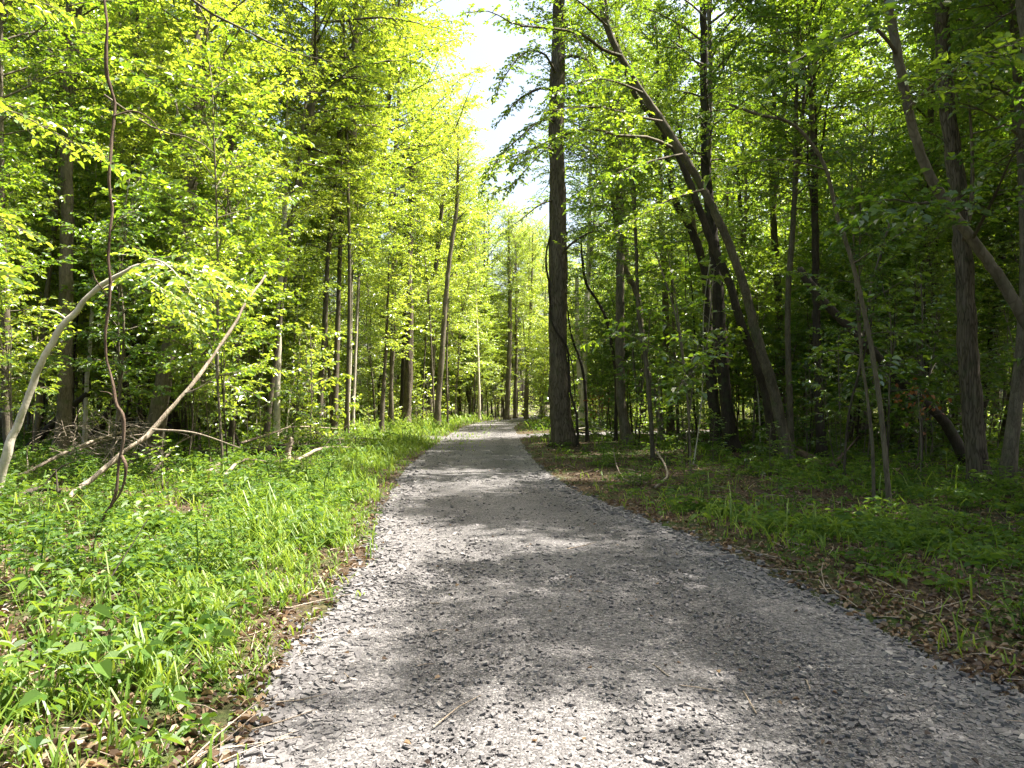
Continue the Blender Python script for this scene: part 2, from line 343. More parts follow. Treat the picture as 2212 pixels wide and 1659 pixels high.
def stone_mat():
    m, t, o = newmat('crushed_stone'); L = t.links.new
    at = N(t, 'ShaderNodeAttribute', attribute_name='tone')
    c = ramp(t, at.outputs['Fac'], [(0, (.085, .08, .08)), (.5, (.135, .127, .127)), (.85, (.225, .212, .207)), (1, (.46, .42, .37))])
    tc = N(t, 'ShaderNodeTexCoord'); n = N(t, 'ShaderNodeTexNoise', Scale=90.0, Detail=3.0); L(tc.outputs['Object'], n.inputs['Vector'])
    r = ramp(t, n.outputs[0], [(.3, (.7, .7, .7)), (.7, (1.15, 1.12, 1.1))])
    mx = N(t, 'ShaderNodeMixRGB', blend_type='MULTIPLY'); mx.inputs[0].default_value = 1; L(c.outputs[0], mx.inputs[1]); L(r.outputs[0], mx.inputs[2])
    d = N(t, 'ShaderNodeBsdfPrincipled', Roughness=.8); L(mx.outputs[0], d.inputs['Base Color']); L(d.outputs[0], o.inputs[0]); return m
GROUND, GRAVEL, STONE = ground_mat(), gravel_mat(), stone_mat()

# ------------------------------------------------------------------ object helpers
def link(name, me, parent=None):
    o = bpy.data.objects.new(name, me); COL.objects.link(o)
    if parent is not None: o.parent = parent
    return o
def tag(o, label=None, cat=None, group=None, kind=None):
    if label:
        w = label.split()
        if not 4 <= len(w) <= 16: print('LABEL LENGTH', len(w), label)
        o['label'] = label
    if cat: o['category'] = cat
    if group: o['group'] = group
    if kind: o['kind'] = kind
    return o
def thing(name, loc, label, cat, group=None):
    o = link(name, None); o.location = loc; o.empty_display_size = .2
    return tag(o, label, cat, group)

# ------------------------------------------------------------------ structure: ground and paths
def grid(name, xs, ys, zf, mat):
    X, Y = np.meshgrid(xs, ys); Z = zf(X, Y); nx, ny = len(xs), len(ys)
    mb = MB(); i = np.arange(ny - 1)[:, None] * nx; j = np.arange(nx - 1)[None]
    mb.add(np.stack([X, Y, Z], -1), np.stack([i + j, i + j + 1, i + nx + j + 1, i + nx + j], -1))
    o = link(name, mb.mesh(name, [mat])); return tag(o, kind='structure')
def axis(lo, hi, near, step0, grow_):
    out = [0.]; s = step0
    while out[-1] < hi:
        if out[-1] > near: s *= grow_
        out.append(out[-1] + s)
    neg = [0.]; s = step0
    while neg[-1] > lo:
        if -neg[-1] > near: s *= grow_
        neg.append(neg[-1] - s)
    return np.array(sorted(set(neg[1:] + out)))
go = grid('ground', axis(-700, 700, 9, .16, 1.06), axis(-60, 900, 24, .16, 1.045), gz, GROUND)
def strip(name, ctr, half, mat, zoff=0.0):
    ctr = np.asarray(ctr, float); T = nrm(np.gradient(ctr, axis=0)); Nn = np.stack([T[:, 1], -T[:, 0]], 1)
    u = np.linspace(-1, 1, 25); half = np.broadcast_to(half, (len(ctr),))
    XY = ctr[:, None] + Nn[:, None] * (u[None] * (half[:, None] + .35))[..., None]
    x, y = XY[..., 0], XY[..., 1]
    z = .018 + zoff - .02 * u[None] ** 2 + .006 * wob(x * 3, y * 3) - .012 * np.exp(-((np.abs(u[None]) - .42) / .12) ** 2)
    n = len(u); k = len(ctr); mb = MB(); i = np.arange(k - 1)[:, None] * n; j = np.arange(n - 1)[None]
    z = z - .09 * np.clip((np.abs(u[None]) - .86) / .14, 0, 1)
    tt = 1.0 - .26 * np.exp(-((np.abs(u[None] + .05 * np.sin(y * .4)) - .42) / .17) ** 2) + .12 * np.clip((np.abs(u[None]) - .7) / .2, 0, 1) + .09 * wob(x * .7, y * .35)
    mb.add(np.stack([x, y, z], -1), np.stack([i + j, i + j + 1, i + n + j + 1, i + n + j], -1), 0, tt.reshape(-1))
    o = link(name, mb.mesh(name, [mat])); return tag(o, kind='structure')
yy = np.concatenate([np.arange(-6, 20, .12), np.arange(20, 60, .3), np.arange(60, 150, 1.)])
strip('path', np.stack([pc(yy), yy], 1), pw(yy), GRAVEL)
strip('side_path', smooth([(a, b) for a, b in SPUR_L], 30), 1.15, GRAVEL, -.004)
strip('side_path', smooth([(a, b) for a, b in SPUR_R], 50), 1.3, GRAVEL, -.008)

# ------------------------------------------------------------------ leaf and trunk libraries
def lib(prefix, mbs, mat): return [mb.mesh(prefix, [BARK_TWIG, mat]) for mb in mbs]
canopy_mb = [crown(10 + i, 12, 4.4, 54, .145, tl=.95, tsp=.15, lsp=.08, prof='oval', r0=.05, axis_r=.13) for i in range(4)]
CAN = lib('crown', canopy_mb, LEAF); 
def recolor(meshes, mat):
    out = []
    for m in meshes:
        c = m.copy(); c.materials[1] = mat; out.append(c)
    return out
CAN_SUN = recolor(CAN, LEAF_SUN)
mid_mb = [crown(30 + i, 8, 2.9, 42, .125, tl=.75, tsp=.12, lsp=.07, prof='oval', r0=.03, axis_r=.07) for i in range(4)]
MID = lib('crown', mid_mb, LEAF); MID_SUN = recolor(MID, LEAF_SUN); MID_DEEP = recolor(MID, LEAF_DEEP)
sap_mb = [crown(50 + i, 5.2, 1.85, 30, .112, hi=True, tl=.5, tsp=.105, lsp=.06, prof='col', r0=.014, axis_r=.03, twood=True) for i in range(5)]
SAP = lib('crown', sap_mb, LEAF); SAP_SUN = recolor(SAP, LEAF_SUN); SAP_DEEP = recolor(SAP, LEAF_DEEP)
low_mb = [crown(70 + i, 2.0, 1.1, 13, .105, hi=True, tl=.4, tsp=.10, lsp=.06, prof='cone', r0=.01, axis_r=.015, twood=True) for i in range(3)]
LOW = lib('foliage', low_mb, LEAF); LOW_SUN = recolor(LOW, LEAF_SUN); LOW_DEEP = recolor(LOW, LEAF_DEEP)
print('counts', [len(m.polygons) for m in CAN + MID + SAP + LOW]); print('leaf faces', [len(m.polygons) for m in CAN + MID + SAP + LOW])

# ------------------------------------------------------------------ trees the photograph shows one by one
LAND = []
SPOTS = []      # occupied ground spots
def trunk_line(pts, Y, dY, ht, lean_keep=.6):
    Yb = Y if Y else depth_at(pts[0][1])
    k = len(pts) - 1
    w = [P(x, y, Yb + dY * i / max(1, k)) for i, (x, y) in enumerate(pts)]
    w[0][2] = float(gz(w[0][0], w[0][1])) - .05
    w = [w[0]] + [q for q in w[1:] if q[2] > w[0][2] + .15]
    nvis = len(w)
    if ht and w[-1][2] < ht:
        d = nrm(w[-1] - w[-2]) if len(w) > 1 else np.array([0, 0, 1.]); z = w[-1][2]; p = w[-1]; n = 4
        for i in range(n):
            d = nrm(d * lean_keep + np.array([0, 0, 1.]) * (1 - lean_keep)); p = p + d * ((ht - z) / n) / max(.35, d[2]); w.append(p)
    return np.array(w), nvis, Yb
def put_crown(root, base, w, cs, seed, zc, ht, sway=None, fat=1.0, name='crown', H=12):
    if zc > w[-1][2] - .5: zc = w[-1][2] - .5
    i = int(np.searchsorted(w[:, 2], zc)); i = max(1, min(i, len(w) - 1))
    t = (zc - w[i - 1][2]) / max(.01, w[i][2] - w[i - 1][2]); c = w[i - 1] + (w[i] - w[i - 1]) * t
    top = w[-1]; d = top - c; s = (ht - zc) / H
    q = Vector(d).to_track_quat('Z', 'Y') @ Quaternion((0, 0, 1), seed * 2.13)
    o = link(name, cs[seed % len(cs)], root); o.location = Vector(c - base); o.rotation_mode = 'QUATERNION'; o.rotation_quaternion = q
    o.scale = (s * fat, s * fat, s * np.linalg.norm(d) / max(.1, ht - zc) if ht > zc else s)
    return o
SETS = {'low': (LOW, 2), 'lowsun': (LOW_SUN, 2), 'lowdeep': (LOW_DEEP, 2), 'can': (CAN, 12), 'cansun': (CAN_SUN, 12), 'mid': (MID, 8), 'midsun': (MID_SUN, 8), 'middeep': (MID_DEEP, 8), 'sap': (SAP, 5.2), 'sapsun': (SAP_SUN, 5.2), 'sapdeep': (SAP_DEEP, 5.2)}
def tree(short, label, pts, w, ht, crown=None, zc=None, Y=None, dY=0, bark=BARK, name='tree', cat='tree', group=None, limbs=(), fat=1.0, sides=12, seed=None, flare=.55, rough=.05, keep=.6, mark=True, lump=.05, wig=0):
    W, nv, Yb = trunk_line(pts, Y, dY, ht, keep)
    base = W[0].copy(); sd = seed if seed is not None else len(SPOTS)
    rng = np.random.default_rng(1000 + sd)
    S = smooth(W - base, max(24, 7 * len(W)))
    L = np.concatenate([[0], np.cumsum(np.linalg.norm(np.diff(S, axis=0), axis=1))])
    Lv = np.linalg.norm(np.diff(W[:nv], axis=0), axis=1).sum()
    r0, r1 = w[0] * Yb / F / 2, w[1] * (Yb + dY) / F / 2
    rad = np.interp(L, [0, Lv, max(Lv + .01, L[-1])], [r0, r1, r1 if nv == len(W) else max(.01, r1 * .25)])
    nz = np.interp(L, np.linspace(0, L[-1] + .01, 16), rng.normal(0, 1, 16)); rad = rad * (1 + lump * nz)
    rad = rad * (1 + flare * 1.3 * np.exp(-L / (1.6 * r0 + .02)))
    S2 = S + rng.normal(0, min(.012, r0 * .05), S.shape) * np.array([1, 1, 0]) * (L > .3)[:, None]
    if wig: S2 = S2 + np.stack([np.interp(L, np.linspace(0, L[-1] + .01, 26), rng.normal(0, wig, 26)) for _ in range(3)], 1) * (L > .3)[:, None]
    root = thing(name, base, label, cat, group)
    mb = MB(); tube(mb, S2, rad, max(sides, 24) if r0 > .1 else sides, 0, .5, rough=rough, rng=rng, root=.35 if r0 > .07 and flare > .12 else 0)
    link('trunk', mb.mesh('trunk', [bark]), root)
    for lb in limbs:
        p3 = [P(x, y, yy_) for x, y, yy_ in lb['p']]; p3 = np.array(p3) - base
        m2 = MB(); r = lb['w'] * lb['p'][0][2] / F / 2
        if lb.get('leaf'):
            kw = dict(tl=.55, tsp=.14, ll=.1, lsp=.065, start=.2, hi=True, twood=True, sides=6); kw.update(lb['leaf'])
            grow(m2, p3, r, rng, **kw)
        else:
            q = smooth(p3, 14); tube(m2, q, np.linspace(r, lb.get('w1', .3) * r, 14), 8, 0, .5, rough=.05, rng=rng)
        link('limb', m2.mesh('limb', [bark, lb.get('mat', LEAF)]), root)
    if crown:
        cs, H = SETS[crown]; put_crown(root, base, W, cs, sd, zc, ht, fat=fat, H=H)
    SPOTS.append((base[0], base[1], .9 if w[0] * Yb / F > .2 else .45))
    if mark: LAND.append((short, px_of(base[0], base[1]), base[1]))
    return root, W

# --- left side
arch, Wa = tree('the arching pale trunk', 'pale smooth trunk arching up and over to the right, bright in the sun', [(-14, 1085), (20, 960), (60, 862), (100, 765), (160, 672), (230, 610), (300, 573), (345, 572)],
     (18, 9), 0, Y=11, bark=BARK_PALE, flare=.15, name='arching_tree', sides=14, rough=.05, lump=.07, wig=.012,
     limbs=[dict(p=[(325, 572, 11), (400, 580, 11), (470, 600, 11.2), (520, 640, 11.3)], w=9, leaf=dict(tl=1.0, tsp=.06, lsp=.055, ll=.10, start=.3), mat=LEAF_SUN),
            dict(p=[(300, 574, 11), (330, 560, 10.5), (370, 580, 10), (420, 640, 9.8)], w=6, leaf=dict(tl=1.0, tsp=.06, lsp=.055, ll=.10, start=.3), mat=LEAF_SUN),
            dict(p=[(270, 585, 11), (310, 600, 11.4), (370, 640, 11.8), (410, 700, 12)], w=6, leaf=dict(tl=1.0, tsp=.06, lsp=.055, ll=.10, start=.4), mat=LEAF_SUN),
            dict(p=[(144, 690, 11), (118, 672, 10.9), (88, 668, 10.9)], w=4), dict(p=[(205, 632, 11), (240, 612, 11.1), (262, 590, 11.2)], w=4)])
vine_pts = [(204, 1178), (222, 1120), (243, 1085), (256, 1030), (262, 985), (266, 905), (250, 872), (243, 820), (232, 760), (228, 700), (232, 640), (240, 500), (236, 400), (243, 300), (246, 250), (233, 150), (231, 60), (228, -60), (234, -220)]
tree('the hanging red-brown vine', 'crooked reddish brown vine stem hanging down into the undergrowth from above', vine_pts, (7, 5), 0, Y=8.4, bark=BARK_RED, name='hanging_vine', cat='vine', flare=.1, rough=.22, sides=10, lump=.22, wig=.014,
     limbs=[dict(p=[(262, 985, 8.4), (272, 1010, 8.38), (262, 1060, 8.42), (232, 1105, 8.4)], w=8), dict(p=[(240, 500, 8.4), (262, 470, 8.4), (300, 462, 8.5)], w=3), dict(p=[(232, 640, 8.4), (205, 600, 8.4), (196, 560, 8.3)], w=3), dict(p=[(246, 250, 8.4), (290, 240, 8.5), (330, 262, 8.6), (352, 300, 8.6)], w=4), dict(p=[(250, 872, 8.4), (238, 850, 8.4), (215, 845, 8.5)], w=3)])
tree('the leaning dead pole', 'long weathered dead pole leaning up to the right behind the hanging vine', [(118, 1112), (180, 1050), (262, 982), (330, 928), (420, 822), (480, 742), (530, 660), (574, 594)], (12.5, 5), 0, Y=10.8, dY=3.0, bark=DEAD, name='leaning_dead_trunk', cat='dead tree', flare=.0, rough=.2, keep=1, lump=.14, wig=.010,
     limbs=[dict(p=[(400, 850, 12.2), (430, 838, 12.1), (470, 812, 12.0)], w=4), dict(p=[(330, 928, 11.8), (420, 935, 11.6), (520, 968, 11.2)], w=5)])
tree('the forked leaning grey tree', 'stout grey tree leaning slightly, forking into two limbs, left of the fallen log', [(325, 996), (350, 850), (372, 720), (388, 640), (408, 470), (415, 380)], (40, 22), 17, 'cansun', 7.5, bark=BARK, dY=.4,
     limbs=[dict(p=[(380, -30, 12), (450, 25, 12.2), (527, 63, 12.5), (623, 110, 13), (737, 137, 13.5)], w=7, leaf=dict(tl=.5, tsp=.3, ll=.09)), dict(p=[(225, 205, 10), (333, 277, 10.2), (417, 300, 10.4), (470, 335, 10.6), (527, 372, 10.8)], w=5, leaf=dict(tl=.35, tsp=.3, ll=.08), mat=LEAF_SUN), dict(p=[(408, 470, 20.6), (400, 420, 20.4), (396, 330, 20.2), (380, 220, 20)], w=13), dict(p=[(380, 680, 20.3), (420, 620, 20), (480, 540, 19.6), (560, 470, 19.3)], w=12, leaf=dict(tl=.9, ll=.12))], fat=1.15)
tree('the straight brown tree', 'straight dark brown tree rising behind the arching pale trunk', [(131, 990), (138, 880), (142, 700), (145, 480), (146, 300), (150, 100)], (30, 20), 18, 'can', 9, Y=20.5)
tree('the slim left-edge tree', 'slim olive tree at the left edge of the photo, leaning a little left', [(24, 1015), (14, 900), (12, 760), (12, 640), (5, 500)], (20, 13), 14, 'mid', 6.5, Y=17, name='tree')
tree('the pale slanting stem', 'thin pale stem slanting right, between the slim edge tree and brown tree', [(74, 992), (84, 880), (96, 700), (110, 560), (122, 470)], (13, 9), 12, 'mid', 6, Y=21, name='sapling')
tree('the black-barked tree', 'dark almost black trunk standing behind the hanging vine', [(268, 952), (272, 860), (277, 760), (282, 600), (286, 500)], (24, 19), 17, 'can', 8, Y=27, bark=BARK_DARK)
tree('the black leaning log', 'black fallen trunk propped at a slant behind the pale arching trunk', [(185, 980), (230, 900), (275, 830), (318, 745)], (22, 14), 0, Y=24, bark=BARK_DARK, name='leaning_dead_trunk', cat='dead tree', keep=1, flare=.05)
tree('the low slanting black log', 'low black log slanting up right beside the straight brown tree', [(40, 1005), (90, 940), (140, 890), (190, 850)], (18, 12), 0, Y=22, bark=BARK_DARK, name='leaning_dead_trunk', cat='dead tree', keep=1, flare=.05)
tree('the white thin stem', 'thin whitish sapling stem just left of the hanging vine', [(183, 968), (186, 860), (195, 740), (200, 640)], (10, 7), 9, 'sap', 4.5, Y=22, bark=BARK_PALE, name='sapling')
tree('the grey-white trunk', 'slender grey-white trunk with a leafy skirt, right of the leaning dead pole', [(598, 966), (599, 860), (601, 760), (604, 660), (612, 520)], (15, 11), 16, 'cansun', 7.5, bark=BARK_PALE, Y=27, seed=3)
tree('the kinked slender tree', 'slender tree leaning right with a kink, sunlit trunk above bright grass', [(685, 950), (690, 880), (697, 780), (702, 700), (708, 560), (722, 430)], (13, 8), 18, 'cansun', 8, Y=31, bark=BARK, seed=4)
tree('the twin-stemmed tree', 'twin-stemmed slim tree beside the kinked one, both stems rising close together', [(722, 946), (724, 860), (728, 740), (733, 600)], (15, 9), 17, 'cansun', 8, Y=32, seed=5,
     limbs=[dict(p=[(720, 940, 32), (714, 860, 32), (709, 780, 32), (700, 650, 32)], w=10)])
tree('the left one of the pale pair', 'left of two close thin pale stems near the verge', [(752, 941), (753, 860), (757, 780), (761, 560)], (7, 4.5), 15, 'midsun', 7.5, Y=35, bark=BARK_PALE, name='sapling')
tree('the right one of the pale pair', 'right of two close thin pale stems near the verge', [(763, 939), (764, 860), (767, 790), (776, 560)], (7, 5), 16, 'midsun', 8, Y=36, bark=BARK_PALE, name='sapling')
tree('the short sunlit sapling', 'sunlit straight sapling on the verge in front of the shaggy tree', [(824, 935), (826, 880), (829, 830), (835, 740)], (11, 6), 10, 'sapsun', 4.0, Y=39, bark=BARK, name='sapling')
tree('the shaded verge sapling', 'thin brownish sapling between the sunlit sapling and the shaggy tree', [(847, 921), (846, 870), (845, 830), (850, 760)], (10, 6), 11, 'sapsun', 4.5, Y=44, name='sapling')
tree('the shaggy-barked tree', 'tall straight tree with shaggy peeling grey bark beside the bend of the path', [(877, 915), (881, 850), (884, 760), (884, 650), (883, 560), (887, 470)], (19, 14), 24, 'cansun', 14, Y=52, bark=BARK_BIG, rough=.12, seed=2, fat=.85)
tree('the tree behind the shaggy one', 'dark trunk pressed close behind the left side of the shaggy-barked tree', [(868, 912), (870, 850), (872, 760), (874, 650)], (12, 9), 20, 'can', 11, Y=55, bark=BARK_DARK, fat=.8)
tree('the leaning path-side tree', 'smooth grey tree leaning right, close to the left edge of the distant path', [(944, 921), (947, 860), (955, 760), (962, 650), (972, 555), (985, 460)], (14, 8), 20, 'cansun', 14, Y=47, seed=1, fat=.85, keep=.4,
     limbs=[dict(p=[(983, 480, 47), (1000, 462, 47), (1012, 452, 47)], w=4)])
tree('the whip beside the leaning tree', 'thin whip-like sapling touching the right side of the leaning path-side tree', [(967, 921), (966, 850), (965, 780), (968, 640)], (5, 4), 10, 'sapsun', 6, Y=48, name='sapling', sides=6)
tree('the whip left of the leaning tree', 'very thin stem curving up just left of the leaning path-side tree', [(939, 914), (936, 850), (932, 760), (926, 640), (918, 560)], (5, 3), 12, 'sapsun', 7.5, Y=50, name='sapling', sides=6)
tree('the thin stem by the shaggy tree', 'thin dull stem right of the shaggy-barked tree', [(912, 912), (914, 860), (917, 780), (922, 690)], (5, 3), 11, 'sapsun', 6, Y=54, name='sapling', sides=6)
tree('the lone white sapling', 'lone thin white sapling standing in the sunlit grass at the bend', [(1036, 905), (1035, 850), (1033, 780), (1031, 720), (1028, 650)], (6, 4), 17, 'midsun', 11, Y=66, bark=BARK_PALE, name='sapling', sides=6, fat=.6)
tree('the mottled tree at the bend', 'mottled pale and dark trunk standing where the path bends right', [(1095, 893), (1098, 820), (1101, 740), (1102, 680), (1100, 600)], (12, 8), 21, 'cansun', 12, Y=74, seed=7, fat=.75)
tree('the dark tree at the bend', 'dark forked tree right of the mottled trunk at the bend', [(1137, 897), (1138, 840), (1140, 780), (1146, 700)], (9, 7), 20, 'cansun', 10, Y=76, seed=8, fat=.8, limbs=[dict(p=[(1140, 790, 76), (1133, 740, 76), (1130, 690, 76)], w=5)])
tree('the pale-footed tree', 'tree with a pale sunlit foot leaning right at the far end of the path', [(1170, 893), (1174, 850), (1177, 800), (1178, 740)], (11, 7), 22, 'cansun', 10, Y=84, bark=BARK_PALE, seed=9, fat=.8)
tree('the grey stem past the bend', 'straight grey stem between the mottled tree and the dark forked tree', [(1113, 888), (1114, 850), (1115, 800), (1115, 720)], (8, 6), 20, 'cansun', 10, Y=80, seed=10, fat=.8)

# --- right side
root_big, Wb = tree('the big vine-wrapped tree', 'big straight tree at the right edge of the path with a vine wound around it', [(1217, 966), (1210, 880), (1207, 800), (1205, 700), (1205, 553), (1204, 400), (1203, 230), (1206, 90)], (46, 28), 27, 'can', 15.5, Y=26.6, bark=BARK_BIG, name='big_tree', flare=.32, rough=.07, sides=20, seed=11, fat=1.0,
     limbs=[dict(p=[(1205, 560, 26.6), (1230, 530, 26), (1280, 500, 25.4), (1340, 500, 25)], w=7, leaf=dict(tl=1., tsp=.13, ll=.11)),
            dict(p=[(1204, 200, 26.6), (1170, 190, 26), (1120, 215, 25.5), (1080, 260, 25)], w=8, leaf=dict(tl=.85, tsp=.10, ll=.12)),
            dict(p=[(1204, 130, 26.6), (1250, 120, 26), (1300, 160, 25.5), (1350, 250, 25)], w=9, leaf=dict(tl=.85, tsp=.10, ll=.12)),
            dict(p=[(1204, 330, 26.6), (1180, 318, 26), (1140, 330, 25.5), (1110, 360, 25)], w=6, leaf=dict(tl=.85, tsp=.10, ll=.12)),
            dict(p=[(1204, 170, 26.6), (1180, 120, 25.6), (1140, 110, 24.6), (1100, 150, 23.8), (1070, 210, 23)], w=6, leaf=dict(tl=.85, tsp=.10, ll=.125)), dict(p=[(1204, 260, 26.6), (1170, 260, 25.5), (1130, 290, 24.6), (1080, 340, 24), (1045, 400, 23.4)], w=6, leaf=dict(tl=.85, tsp=.10, ll=.125)), dict(p=[(1204, 40, 26.6), (1230, 60, 25.5), (1260, 110, 24.6), (1290, 190, 24)], w=6, leaf=dict(tl=1.3, tsp=.09, ll=.11)), dict(p=[(1204, 300, 26.6), (1240, 300, 25.5), (1290, 340, 24.6), (1340, 400, 24)], w=6, leaf=dict(tl=1.3, tsp=.09, ll=.11)), dict(p=[(1205, 430, 26.6), (1170, 440, 26), (1130, 470, 25.5), (1090, 500, 25)], w=5, leaf=dict(tl=.6, tsp=.18, ll=.1))])
# the vine wound round it
def vine():
    b = Wb[0]; rng = np.random.default_rng(5)
    pix = [(1248, 968), (1246, 900), (1233, 850), (1229, 800), (1226, 755), (1216, 735), (1200, 712), (1190, 690), (1187, 650), (1184, 600), (1179, 570), (1181, 540), (1190, 500), (1194, 440)]
    dep = [26.3, 26.3, 26.4, 26.4, 26.35, 26.26, 26.24, 26.3, 26.4, 26.4, 26.4, 26.4, 26.45, 26.6]
    p = np.array([P(x, y, d) for (x, y), d in zip(pix, dep)]); p[0][2] = gz(p[0][0], p[0][1]) - .03
    o = p[0].copy(); root = thing('climbing_vine', o, 'dark woody vine climbing from the ground around the big straight tree', 'vine')
    S = smooth(p - o, 60); S += rng.normal(0, .008, S.shape)
    m = MB(); tube(m, S, np.linspace(.05, .03, 60), 8, 0, .5, rough=.1, rng=rng); link('stem', m.mesh('stem', [BARK_DARK]), root)
    m = MB(); q = smooth(np.array([P(1226, 750, 26.3), P(1238, 800, 26.2), P(1243, 880, 26.2), P(1250, 930, 26.2)]) - o, 16); tube(m, q, .018, 6, 0, .5); link('side_stem', m.mesh('side_stem', [BARK_DARK]), root)
vine()
tree('the buff pair of trunks', 'buff double trunk just behind and right of the big vine-wrapped tree', [(1255, 921), (1260, 850), (1264, 760), (1268, 650), (1272, 560)], (15, 10), 22, 'can', 9, Y=46, bark=BARK_PALE, seed=12, limbs=[dict(p=[(1256, 860, 46), (1250, 780, 46), (1247, 700, 46), (1246, 600, 46)], w=12, w1=.7)])
tree('the S-curved stem', 'thin dark stem with an S curve, right behind the big vine-wrapped tree', [(1330, 925), (1331, 830), (1322, 750), (1310, 690), (1290, 650), (1266, 612), (1258, 560)], (8, 6), 9, 'sap', 6, Y=30, bark=BARK_DARK, name='sapling', keep=.5)
tree('the vine-like sapling', 'bent sapling rising out of the brush just right of the big tree', [(1269, 948), (1266, 880), (1262, 820), (1252, 775), (1238, 738)], (8, 5), 6.5, 'sap', 4, Y=29, bark=BARK_DARK, name='sapling')
tree('the tall slim dark tree', 'tall slim dark tree, first full trunk right of the big vine-wrapped one', [(1356, 962), (1343, 880), (1340, 800), (1339, 700), (1340, 560), (1338, 400), (1334, 250)], (22, 12), 19, 'can', 9, Y=28, seed=13)
tree('the bent-over twin', 'trunk leaning left whose foot stands far right of its top, by the slim tree', [(1434, 950), (1418, 870), (1400, 813), (1388, 740), (1377, 640), (1352, 585), (1340, 540)], (15, 11), 14, 'mid', 7, Y=29, seed=14)
tree('the crossing grey sapling', 'grey sapling crossing in front of the left-leaning trunk', [(1411, 1000), (1404, 880), (1394, 770), (1380, 680), (1376, 590), (1372, 480)], (10, 7), 10, 'sap', 5, Y=20.5, name='sapling')
tree('the straight brown post-like tree', 'straight brown tree between the left-leaning trunk and the dark twins', [(1449, 946), (1446, 860), (1441, 760), (1437, 640), (1430, 480)], (17, 12), 18, 'can', 8.5, Y=33, seed=15)
tree('the thin stem beside it', 'thin stem close to the right of the straight brown tree', [(1465, 956), (1462, 860), (1456, 740), (1452, 620)], (8, 5), 10, 'sap', 5, Y=31, name='sapling')
tree('the left dark twin', 'left of the two dark leaning twin trunks, curving back at the top', [(1551, 965), (1540, 860), (1531, 760), (1527, 640), (1520, 575), (1497, 505), (1462, 440), (1452, 405)], (25, 14), 15, 'can', 7, Y=25, bark=BARK_DARK, seed=16, fat=.9)
tree('the right dark twin', 'right of the two dark twin trunks, thicker and mossy at the foot', [(1580, 980), (1570, 880), (1561, 780), (1553, 670), (1545, 560), (1530, 420), (1522, 250), (1520, 100)], (30, 17), 19, 'can', 8.5, Y=23, bark=BARK_DARK, seed=17, fat=.9)
root_l, Wl = tree('the great leaning trunk', 'long grey trunk leaning left over the path with overhanging limbs', [(1706, 1000), (1672, 850), (1640, 745), (1605, 610), (1565, 505), (1520, 410), (1474, 333), (1430, 262), (1387, 200), (1345, 130), (1310, 55), (1292, -30)], (23, 13), 15, 'can', 10.6, Y=19.2, dY=-2.0, seed=18, fat=1.0, flare=.3, keep=.55, name='leaning_tree',
     limbs=[dict(p=[(1340, 120, 17.4), (1304, 108, 17), (1270, 82, 16.6), (1237, 68, 16), (1180, 60, 15.5), (1114, 53, 15), (1060, 25, 14.5), (1004, 28, 14)], w=9, leaf=dict(tl=.7, tsp=.12, ll=.09, start=.25)),
            dict(p=[(1450, 318, 17.6), (1400, 297, 17.2), (1337, 293, 16.8), (1270, 277, 16.4), (1204, 297, 16), (1130, 330, 15.5), (1068, 352, 15)], w=8, leaf=dict(tl=1.0, tsp=.08, ll=.095, start=.2)),
            dict(p=[(1204, 297, 16), (1150, 350, 15.7), (1105, 400, 15.4), (1050, 420, 15.2)], w=4, leaf=dict(tl=.75, tsp=.08, ll=.095)),
            dict(p=[(1387, 200, 17.4), (1340, 180, 16.5), (1280, 170, 15.6), (1200, 200, 15)], w=6, leaf=dict(tl=1.1, tsp=.07, ll=.1)),
            dict(p=[(1430, 262, 17.6), (1370, 250, 17), (1290, 230, 16.4), (1180, 240, 16)], w=6, leaf=dict(tl=1.15, tsp=.07, ll=.1)),
            dict(p=[(1310, 55, 17), (1260, 10, 16), (1200, -30, 15.5), (1130, -50, 15)], w=6, leaf=dict(tl=.8, tsp=.12, ll=.09)), dict(p=[(1474, 333, 17.7), (1400, 350, 17), (1320, 380, 16.4), (1250, 430, 16)], w=6, leaf=dict(tl=1.15, tsp=.07, ll=.1)), dict(p=[(1520, 410, 18), (1450, 430, 17.5), (1380, 470, 17), (1300, 520, 16.6)], w=6, leaf=dict(tl=1.1, tsp=.07, ll=.1))])
tree('its thinner companion', 'thinner dark companion trunk leaning close beside the long grey leaning trunk', [(1672, 985), (1655, 860), (1628, 770), (1602, 700), (1575, 610), (1540, 530), (1510, 450), (1480, 370), (1440, 290), (1380, 215)], (20, 13), 11.5, 'mid', 9, Y=20.2, dY=-1, bark=BARK_DARK, seed=19, name='leaning_tree', keep=.7)
tree('the upright stem by the leaning pair', 'upright slim tree right of the foot of the leaning pair', [(1709, 985), (1706, 860), (1702, 740), (1703, 620), (1712, 500)], (14, 11), 15, 'mid', 7, Y=20.5, seed=20)
tree('the dark straight tree', 'dark straight tree with a forked top, halfway between leaning pair and furrowed tree', [(1776, 985), (1768, 860), (1765, 740), (1762, 600), (1760, 400), (1757, 200), (1757, 60)], (19, 12), 16, 'can', 8, Y=20.5, bark=BARK_DARK, seed=21, limbs=[dict(p=[(1762, 400, 20.5), (1778, 300, 20.5), (1790, 200, 20.5), (1806, 120, 20.5)], w=7), dict(p=[(1760, 470, 20.5), (1745, 360, 20.4), (1748, 250, 20.3)], w=7)])
